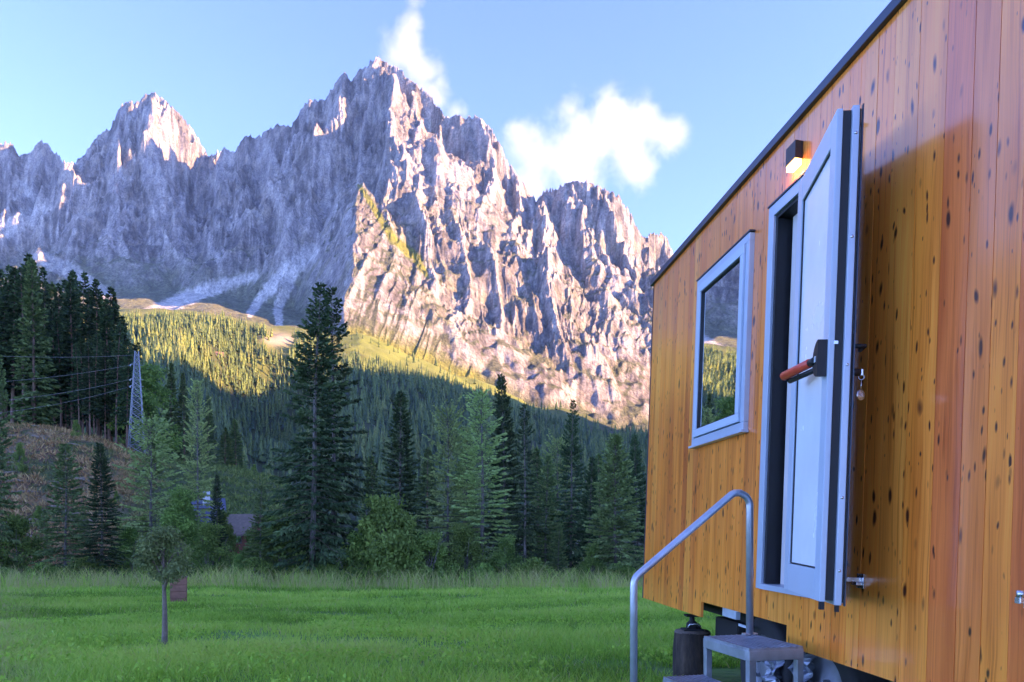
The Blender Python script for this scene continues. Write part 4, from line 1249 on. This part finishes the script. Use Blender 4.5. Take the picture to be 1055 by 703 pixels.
bar = MB(); bar.tube([e0 + ed * .03, e0 + ed * .035, e1 - ed * .006, e1], [.012, .018, .019, .012], 16); bar.build("red_grip", M_RED, leaf)
arm = MB(); arm.tube([e0 - ed * .02, e0 + ed * .032], [.016, .014], 12)
arm.tube([e0 + Vector((0, .022, -.026)), e1 + Vector((.02, .022, -.024))], .011, 10); arm.tube([e1 + Vector((.02, .0, -.004)), e1 + Vector((.022, .022, -.026))], .008, 8)
arm.build("lever_arm", M_BLACK, leaf)
# lock cylinder and handle on the outer side
lk = MB(); lk.box(LW - .06, LW - .012, .0865, .098, hz - .11, hz + .09, .003).tube([(LW - .036, .099, hz + .05), (LW - .036, .140, hz + .05), (LW - .10, .142, hz + .05)], .009, 10)
lk.lathe([(.014, .098), (.014, .128), (.001, .128)], (LW - .036, 0, hz - .05), (0, 1, 0), 14); lk.build("outer_handle", M_BLACK, leaf)

# wall lamp
ls, lt = 2.50, to_h(1.795)
lamp = empty("wall_lamp"); lamp.parent = cabin
lm = MB(); lm.prism([(-.045, 0), (-.045, -.001), (-.05, -.042), (.05, -.042), (.045, -.001), (.045, 0)], lambda a, b, t: Vector((ls + a, b, t)), lt + .052, lt + .14)
lm.build("lamp_body", M_BROWNLAMP, lamp)
te = NT("warm_lamp_diffuser"); te.set(Base_Color=(.9, .7, .3)); te.b.inputs["Emission Color"].default_value = (1.0, 0.62, 0.16, 1); te.b.inputs["Emission Strength"].default_value = 1.0
dfm = MB(); dfm.prism([(-.042, -.002), (-.046, -.038), (.046, -.038), (.042, -.002)], lambda a, b, t: Vector((ls + a, b, t)), lt + .022, lt + .0515)
dfm.build("diffuser", te.m, lamp)
pl = bpy.data.lights.new("lamp_glow", 'POINT'); pl.energy = 0.10; pl.color = (1.0, .55, .16); pl.shadow_soft_size = .02
po = bpy.data.objects.new("lamp_glow", pl); COL.objects.link(po); po.parent = lamp; po.location = (ls, -.035, lt - .008)

# door stays on the wall
def stay(s, L=.20):
    m = MB(); h = to_h(-.215)
    m.box(s, s + .05, -.004, -.0005, h - .03, h + .03, .001); m.box(s + .012, s + .034, -L, -.0045, h - .004, h + .014, .002); m.tube([(s + .023, -L + .01, h + .014), (s + .023, -L + .01, h + .034)], .012, 10)
    m.box(s + .004, s + .042, -.03, -.0045, h - .018, h - .0045, .002)
    return m.build("door_stay", M_CHROME, cabin)
stay(3.155); stay(4.055, .065)

# keys hanging from the outer lock
keys = empty("keys")
kp = LM @ Vector((LW - .036, .138, hz - .05))
keys.location = kp; keys.rotation_euler = LM.to_euler()
k = MB(); k.box(-.004, .004, -.012, -.001, -.012, .012, .001); k.lathe([(.009, -.001), (.012, .0), (.009, .001), (.009, -.001)], (0, -.006, -.018), (1, 0, 0), 16); k.build("key", M_CHROME, keys)
k = MB(); k.tube([(0, -.006, -.028), (0.001, -.006, -.05), (-.001, -.006, -.066)], .0022, 6); k.build("chain", M_CHROME, keys)
k = MB(); k.lathe([(.001, -.002), (.019, -.002), (.021, 0), (.019, .002), (.001, .002)], (0, -.006, -.086), (0.86, .5, 0), 22); k.lathe([(.010, -.001), (.013, 0), (.010, .001), (.010, -.001)], (0.004, -.006, -.076), (.7, .7, 0), 14); k.build("tag_disc", M_CHROME, keys)
tag(keys, "small silver keys with round tag hanging from the lock behind the open door", "keys")

# ------------------------------------------------------------------ steel steps with handrail
C3 = Vector((1.0295, 3.2, CZ - .52))
dA = Vector((-.2504, .9681, 0)); dB = Vector((.9681, .2504, 0))
steps = empty("metal_steps")
SM = Matrix(((dB.x, dA.x, 0, C3.x), (dB.y, dA.y, 0, C3.y), (0, 0, 1, 0), (0, 0, 0, 1)))
steps.matrix_world = SM
tag(steps, "grey galvanised steel steps with tubular handrail in front of the cabin door", "steps")
SL, TD = 0.40, 0.272
def frame_step(x0, x1, top, name):
    m = MB(); z1 = top - .012
    for (a, b) in ((0, .03), (SL - .03, SL)):
        m.box(x0, x1, a, b, z1 - .045, z1, .003)
    for (a, b) in ((x0, x0 + .03), (x1 - .03, x1)):
        m.box(a, b, .0305, SL - .0305, z1 - .045, z1 - .0008, .003)
    for a in (x0 + .0008, x1 - .031):
        for b in (.0008, SL - .031):
            m.box(a, a + .030, b, b + .030, 0.0, z1 - .0455, .002)
    fr = m.build("step_frame", M_GALV, steps)
    g_ = MB(); nx, ny = 9, 14
    for i in range(nx + 1):
        x = x0 + .004 + (x1 - x0 - .012) * i / nx
        g_.box(x, x + .0035, .003, SL - .003, top - .024, top)
    for j in range(ny + 1):
        y = .003 + (SL - .010) * j / ny
        g_.box(x0 + .002, x1 - .002, y, y + .0035, top - .022, top - .0015)
    g_.build("tread", M_GALV, fr)
t1 = CZ - .52; t2 = CZ - .707; t3 = CZ - .90
frame_step(0, TD, t1, "a"); frame_step(-.215, -.002, t2, "b"); frame_step(-.43, -.217, t3, "c")
def arc_path(pts, r, n=7):
    out = [Vector(pts[0])]
    for p, q, s in zip(pts[:-2], pts[1:-1], pts[2:]):
        p, q, s = Vector(p), Vector(q), Vector(s)
        a = (p - q).normalized(); b = (s - q).normalized()
        th = a.angle(b); l = r / math.tan(th / 2)
        c = q + (a + b).normalized() * (r / math.sin(th / 2))
        t0 = q + a * l; t1_ = q + b * l
        for k in range(n + 1):
            w = k / n
            v = ((t0 - c).lerp(t1_ - c, w)).normalized() * r + c
            out.append(v)
    out.append(Vector(pts[-1]))
    return out
y_ = SL - .018
rail = MB()
rail.tube(arc_path([(.244, y_, t1 - .001), (.244, y_, CZ + .245), (-.372, y_, CZ - .235), (-.372, y_, .0)], .065), .0178, 16)
rail.box(.21, .278, y_ - .016, y_ + .016, t1 + .0005, t1 + .007)
rail.build("handrail", M_RAILG, steps)

# ------------------------------------------------------------------ stump and jack under the corner
def cab(s, t, h): return CABM @ Vector((s, t, h))
stump = empty("stump_block")
sp = P(713, 545, 5.35); stump.location = (sp[0], sp[1], -.02)
m = MB()
rs = random.Random(3)
prof = []
for z in np.linspace(0, CZ - .745 + .02, 9): prof.append((0.128 + .008 * math.sin(z * 9) + (0.03 if z < .04 else 0), float(z)))
m.lathe(prof, (0, 0, 0), (0, 0, 1), 30)
for v in m.bm.verts:
    a = math.atan2(v.co.y, v.co.x); f = 1 + .07 * math.sin(a * 3 + 1) + .045 * math.sin(a * 11 + v.co.z * 3) + rs.uniform(-.015, .015)
    v.co.x *= f; v.co.y *= f
tb = NT("dark_stump_bark"); n = tb.noise(9, 6, .7, tb.coords((1, 1, .3)))
tb.set(Base_Color=tb.ramp(n.outputs[0], [(.35, (.014, .010, .008)), (.55, (.06, .038, .026)), (.75, (.16, .10, .07))]), Roughness=.9); tb.bump(n.outputs[0], 1, .03)
m.build("bark", tb.m, stump)
m = MB(); m.lathe([(.001, CZ - .735 + .02), (.118, CZ - .735 + .02), (.128, CZ - .75 + .02)], (0, 0, 0), (0, 0, 1), 30); m.build("sawn_top", simple("sawn_wood_end", (.14, .10, .075), .8, 0, .3, 25), stump)
tag(stump, "dark upright tree stump block propping the far corner of the cabin", "stump")
jack = empty("support_jack"); jack.location = (sp[0], sp[1], CZ - .734)
jh = float(cab(0.85, .33, NH - .13).z) - (CZ - .734) - .002
m = MB(); m.box(-.07, .07, -.06, .06, 0, .012, .002).lathe([(.045, .012), (.04, .05), (.02, .07), (.018, jh - .012)], (0, 0, 0), (0, 0, 1), 14).box(-.05, .05, -.05, .05, jh - .012, jh, .002)
m.tube([(-.05, -.04, .012), (.0, -.02, .06), (.05, -.05, .018)], .008, 8)
m.build("jack_body", M_DARK, jack)
m = MB(); m.tube([(-.045, -.055, .02), (-.03, -.062, .05), (.03, -.062, .052), (.05, -.055, .03)], .006, 8); m.build("jack_handle", M_CHROME, jack)
tag(jack, "small dark support jack between stump block and cabin underside", "jack")
# ------------------------------------------------------------------ power pylon and wires
def tz(x, y): return float(terrain_z(np.array([float(x)]), np.array([float(y)]))[0])
PD = 118.0
pxw, _, _ = P(141, 468, PD)
pz = tz(pxw, PD)
M_PYL = simple("weathered_zinc", (0.34, 0.37, 0.40), 0.55, 0.3, 0.15, 3)
M_WIRE = simple("aluminium_wire", (0.42, 0.44, 0.46), 0.5, 0.4, 0.1, 1)
pyl = empty("power_pylon", (pxw, PD, pz), (0, 0, 0.35))
PH = CZ + (PY0 - 362) / F * PD - pz
def half(z): return 1.18 * (1 - z / PH) + 0.26 * (z / PH)
mast = MB(); lac = MB()
for sx in (-1, 1):
    for sy in (-1, 1):
        mast.tube([(sx * half(-.6), sy * half(-.6), -.6), (sx * half(PH), sy * half(PH), PH)], .055, 5)
lev = [0.0]
while lev[-1] < PH - .6: lev.append(min(PH, lev[-1] + 1.05 * half(lev[-1]) + .28))
for z0, z1 in zip(lev[:-1], lev[1:]):
    a, b = half(z0), half(z1)
    for (p, q) in (((-1, -1), (1, -1)), ((1, -1), (1, 1)), ((1, 1), (-1, 1)), ((-1, 1), (-1, -1))):
        lac.tube([(p[0] * a, p[1] * a, z0), (q[0] * b, q[1] * b, z1)], .032, 4)
        lac.tube([(q[0] * a, q[1] * a, z0), (p[0] * b, p[1] * b, z1)], .032, 4)
        lac.tube([(p[0] * b, p[1] * b, z1), (q[0] * b, q[1] * b, z1)], .028, 4)
mast.build("legs", M_PYL, pyl); lac.build("lattice", M_PYL, pyl)
ATT = [(137, 366), (136, 376), (134, 391), (135, 398)]
for i, (ax, ay) in enumerate(ATT):
    w = P(ax, ay, PD); zl = w[2] - pz
    c = MB(); L = 0.95 if i else .3
    c.tube([(-L, .0, zl), (L, .0, zl)], .045, 5); c.tube([(-L, 0, zl), (0, 0, zl + .5)], .03, 4)
    co = c.build("crossarm", M_PYL, pyl)
    k = MB(); k.lathe([(.03, 0), (.09, .06), (.03, .1), (.09, .16), (.03, .2), (.09, .26), (.02, .3)], (-L, 0, zl - .32), (0, 0, 1), 8); k.build("insulator", M_CHROME, co)
tag(pyl, "grey steel lattice power pylon standing on the hill rim beside the dark forest stand", "pylon")
LEFT = [(-70, 363), (-70, 397), (-70, 418), (-70, 432)]
WL = ["topmost and flattest of the thin power wires crossing the dark forest stand", "second thin power wire from the top crossing the dark forest stand",
      "third thin power wire from the top crossing the dark forest stand", "lowest of the thin power wires crossing the dark forest stand"]
for i in range(4):
    a = Vector(P(*ATT[i], PD)); b = Vector(P(*LEFT[i], 95))
    m = MB(); pts = []
    for k in range(15):
        t = k / 14; p = a.lerp(b, t); p.z -= .8 * 4 * t * (1 - t) * (.6 + .15 * i); pts.append(p)
    m.tube(pts, .013, 5)
    o = m.build("power_wire", M_WIRE); tag(o, WL[i], "wire", "power wires")

# ------------------------------------------------------------------ houses
M_PLASTER = simple("pale_plaster", (.55, .52, .50), .85, 0, .06, 2)
M_REDPL = simple("red_brown_boards", (.30, .10, .055), .8, 0, .2, 4)
M_BLUEROOF = simple("blue_grey_roof", (.10, .115, .18), .5, .1, .15, 3)
M_BRROOF = simple("brown_shingle_roof", (.20, .13, .10), .8, 0, .25, 4)
M_WHITE = simple("white_chimney", (.75, .76, .78), .7, 0, .05, 4)
M_PINKH = simple("chalet_wood", (.42, .24, .17), .8, 0, .15, 1)
def house(px_, pbase, d, w, dep, h, rh, rot, wallm, roofm, label, chimney=None, balcony=False):
    x = (px_ - PX0) / F * d
    z = CZ + (PY0 - pbase) / F * d
    r = empty("house", (x, d, z), (0, 0, rot))
    m = MB(); m.box(-w / 2, w / 2, -dep / 2, dep / 2, -2.5, h)
    for s in (-1, 1):
        m.prism([(-dep / 2, h), (dep / 2, h), (0, h + rh)], lambda a, b, t: Vector((t, a, b)), s * w / 2, s * (w / 2 - .15))
    m.build("wall", wallm, r)
    m = MB(); o_ = .12 * w; t_ = .16
    k = rh / (dep / 2)
    for s in (-1, 1):
        m.prism([(0, h + rh + t_), (s * (dep / 2 + .5), h + rh + t_ - k * (dep / 2 + .5)), (s * (dep / 2 + .5), h + rh + .02 - k * (dep / 2 + .5)), (0, h + rh + .02)], lambda a, b, t: Vector((t, a, b)), -w / 2 - o_, w / 2 + o_)
    ro = m.build("roof", roofm, r)
    if chimney:
        MB().box(chimney[0] - .3, chimney[0] + .3, chimney[1] - .3, chimney[1] + .3, h + rh * .3, h + rh + .8).build("chimney", M_WHITE, ro)
    for i in range(2):
        xx = -w * .25 + i * w * .5
        wd = MB().box(xx - .5, xx + .5, -dep / 2 - .05, -dep / 2 + .02, h * .35, h * .35 + 1.1).build("window", M_BRROOF, r)
        MB().box(xx - .4, xx + .4, -dep / 2 - .07, -dep / 2 - .052, h * .35 + .1, h * .35 + 1.0).build("pane", M_GLASS, wd)
    MB().box(-.4, .4, -dep / 2 - .06, -dep / 2 + .02, -.1, 1.85).build("door", M_BRROOF, r)
    if balcony:
        MB().box(-w / 2 + .2, w / 2 - .2, -dep / 2 - 1.0, -dep / 2 - .08, h * .55, h * .55 + .9).build("balcony", M_BRROOF, r)
    tag(r, label, "house")
    return r
house(206, 553, 66, 3.4, 4.0, 1.6, 1.7, .45, M_REDPL, M_BLUEROOF, "small house with blue-grey roof and white chimney between the trees", (.5, -.5))
house(252, 566, 64, 3.4, 3.8, 1.5, 1.4, -.35, M_REDPL, M_BRROOF, "small red-brown house with brown roof, half hidden left of the tallest spruce")
house(166, 345, 1165, 26, 16, 10, 8, .15, M_PINKH, M_BRROOF, "larger sunlit chalet on the rim of the far forest", None, True)
house(187, 346, 1160, 15, 13, 9, 6, .05, M_PINKH, M_BRROOF, "smaller sunlit chalet right of its larger neighbour on the far forest rim", None, True)
house(225, 372, 1050, 11, 9, 8, 5, .3, M_PLASTER, M_BRROOF, "tiny white hut at the edge of the far forest clearing")

# ------------------------------------------------------------------ young meadow tree and the box beside it
sz = 9.6
sx_ = (169 - PX0) / F * sz
def solve_ground(px_, py_):
    for d in np.arange(5, 46, .02):
        x = (px_ - PX0) / F * d
        if PY0 - F * (float(near_z(np.array([x]), np.array([d]))[0]) - CZ) / d <= py_: return d
    return 20
sz = solve_ground(169, 669)
sx_ = (169 - PX0) / F * sz; gz = float(near_z(np.array([sx_]), np.array([sz]))[0])
sap = empty("young_tree", (sx_, sz, gz - .02))
Hs = CZ + (PY0 - 540) / F * sz - gz
S = Soup(); rg = np.random.default_rng(77)
T = Soup()
v, f_ = tube_np(np.array([[.008 * math.sin(t * 5), .006 * math.cos(t * 4), t * Hs * .88] for t in np.linspace(-.03, 1, 9)]), np.linspace(.034, .008, 9), 9); T.add(v, f_, 0)
for k in range(24):
    t = rg.random(); zc = Hs * (.60 + .36 * t); az = rg.random() * 6.28
    rr = .23 * math.sin(min(1, .25 + .8 * t) * math.pi) ** .5 * math.sqrt(rg.uniform(.03, 1)); c = np.array([rr * math.cos(az), rr * math.sin(az), zc])
    m = 190
    p = rg.normal(size=(m, 3)); p /= np.linalg.norm(p, axis=1, keepdims=True); p *= (.11 * rg.random(m) ** .4)[:, None]
    d = rg.normal(size=(m, 3)); d[:, 2] -= .4; d /= np.linalg.norm(d, axis=1, keepdims=True)
    S.tufts(c + p, d, rg.uniform(.022, .05, m), rg.uniform(.007, .013, m), np.clip(.35 + .16 * rg.normal() + rg.normal(0, .13, m), 0, 1), rg)
    limb = np.array([[0, 0, zc - rr * .8 - .06], c * np.array([.5, .5, 1]) - np.array([0, 0, .1 * rr]), c]); v, f_ = tube_np(limb, [.010, .006, .002], 4); T.add(v, f_, 0)
tm = T.mesh("trunk", True); cm = S.mesh("crown")
link("trunk", tm, simple("grey_bark", (.20, .14, .11), .9, 0, .3, 30, .4), sap); link("crown", cm, foliage_mat('olive_leaves', (.12, .17, .06), (.34, .40, .14), trans=.2), sap)
tag(sap, "small young round-crowned tree with thin trunk standing alone in the meadow", "tree")

bd_ = solve_ground(184, 622)
bx_ = (184 - PX0) / F * bd_; bz_ = float(near_z(np.array([bx_]), np.array([bd_]))[0])
box_ = empty("wooden_box", (bx_, bd_, bz_ - .03), (0, 0, .4))
bw = 15 / F * bd_ / 2; bh = 28 / F * bd_
m = MB()
nb_ = 4
for k in range(nb_):
    z0 = bh * k / nb_; z1 = bh * (k + 1) / nb_ - .01
    for s in (-1, 1):
        m.box(-bw, bw, s * bw * .8 - .012, s * bw * .8 + .012, z0, z1, .003); m.box(s * bw - .012, s * bw + .012, -bw * .8 + .013, bw * .8 - .013, z0, z1, .003)
m.build("boards", simple("reddish_boards", (.34, .13, .08), .8, 0, .25, 6), box_)
m = MB(); m.box(-bw * 1.12, bw * 1.12, -bw * .95, bw * .95, bh, bh + .03, .004); m.build("lid", simple("reddish_lid", (.40, .18, .12), .7, 0, .2, 6), box_)
tag(box_, "small reddish wooden box in the grass right of the young meadow tree", "box")

# logs and branches of the felling on the left slope
M_LOG = bark("felled_log_bark", (.10, .065, .045), (.32, .24, .17))
rl = random.Random(9)
for i in range(26):
    px_ = rl.uniform(0, 118); d = rl.uniform(72, 114)
    x = (px_ - PX0) / F * d; z = tz(x, d); a = rl.uniform(-.7, .7); L = rl.uniform(1.2, 3.6)
    x2, y2 = x + L * math.cos(a), d + L * math.sin(a)
    v, f_ = tube_np(np.array([[x, d, z + .2], [(x + x2) / 2, (d + y2) / 2, (z + tz(x2, y2)) / 2 + .28], [x2, y2, tz(x2, y2) + .2]]), [.17, .15, .11], 7)
    o = link("felled_log", np_mesh("felled_log", v, f_, True), M_LOG); tag(o, "pale felled log lying on the brown cleared slope", "log", "felled logs on the cleared slope")

# ------------------------------------------------------------------ clouds, beyond and above the haze
def cloud(name, lobes, d, dens, nscale, label, cut=0.30, namp=0.9, seed=0.0):
    """lobes: (px, py, radius px, depth offset) at depth d"""
    W = []
    for (a, b, r, off) in lobes:
        x, y, z = P(a, b, d + off); W.append((x, y, z, r / F * d))
    c0 = Vector((np.mean([w[0] for w in W]), d, np.mean([w[2] for w in W])))
    bm = bmesh.new()
    for (x, y, z, r) in W:
        bmesh.ops.create_icosphere(bm, subdivisions=3, radius=r * 1.02, matrix=Matrix.Translation(Vector((x, y, z)) - c0))
    me = bpy.data.meshes.new(name); bm.to_mesh(me); bm.free()
    o = link(name, me); o.location = c0
    md = o.modifiers.new("merge", 'REMESH'); md.mode = 'VOXEL'; md.voxel_size = min(w[3] for w in W) * .22
    t = NT(name + "_vapour"); t.n.remove(t.b)
    tc = t.node("ShaderNodeTexCoord")
    best = None
    for (x, y, z, r) in W:
        dn = t.node("ShaderNodeVectorMath", operation='DISTANCE'); t.link(tc.outputs["Object"], dn.inputs[0]); dn.inputs[1].default_value = Vector((x, y, z)) - c0
        g = t.math('SUBTRACT', 1.0, t.math('DIVIDE', dn.outputs["Value"], r))
        best = g if best is None else t.math('SMOOTH_MAX', best, g)
        if best is not g: best.node.inputs[2].default_value = 0.15
    mp = t.node("ShaderNodeMapping"); t.link(tc.outputs["Object"], mp.inputs[0]); mp.inputs["Location"].default_value = (seed, seed * .7, 0)
    n = t.noise(nscale, 9, 0.66, mp.outputs[0], 0.25)
    f = t.math('ADD', best, t.math('MULTIPLY', t.math('SUBTRACT', n.outputs[0], 0.5), namp * 2))
    f = t.math('SUBTRACT', f, cut)
    cl = t.node("ShaderNodeClamp"); t.link(t.math('MULTIPLY', f, 1.3), cl.inputs[0])
    edge = t.node("ShaderNodeClamp"); t.link(t.math('MULTIPLY', best, 3.0), edge.inputs[0])
    den = t.math('MULTIPLY', t.math('MULTIPLY', cl.outputs[0], edge.outputs[0]), dens)
    pv = t.node("ShaderNodeVolumePrincipled"); pv.inputs["Color"].default_value = (.98, .98, .98, 1); pv.inputs["Anisotropy"].default_value = 0.1
    t.link(den, pv.inputs["Density"]); t.link(pv.outputs[0], t.n["Material Output"].inputs["Volume"])
    me.materials.append(t.m)
    tag(o, label, "cloud")
    return o
cloud("cloud", [(555, 165, 48, 0), (600, 145, 56, 40), (640, 135, 50, 0), (628, 112, 32, 30), (590, 175, 50, 20), (655, 170, 38, -20), (685, 140, 32, 0), (535, 150, 34, 0), (668, 118, 26, 0), (545, 195, 30, 0)],
      5000, 0.0019, 0.0052, "large white billowing cloud behind the right-hand summits", 0.22, 1.25)
cloud("cloud", [(418, 45, 34, 0), (432, 75, 34, 0), (424, 20, 22, 30), (448, 100, 26, 0), (405, 58, 24, 0), (428, -5, 18, 20), (470, 115, 18, 0)],
      5000, 0.0019, 0.0062, "thin white plume of cloud rising behind the highest summit", 0.20, 0.9, 400)

# ------------------------------------------------------------------ haze
th = NT("valley_haze"); th.n.remove(th.b)
pv = th.node("ShaderNodeVolumePrincipled"); pv.inputs["Density"].default_value = 0.000019; pv.inputs["Color"].default_value = (.26, .48, 1.0, 1); pv.inputs["Anisotropy"].default_value = 0.0
th.link(pv.outputs[0], th.n["Material Output"].inputs["Volume"])
m = MB(); m.box(-6900, 4500, -1650, 4640, -160, 2100)
o = m.build("haze", th.m); tag(o, "faint blue evening haze filling the valley", "haze", kind="stuff")
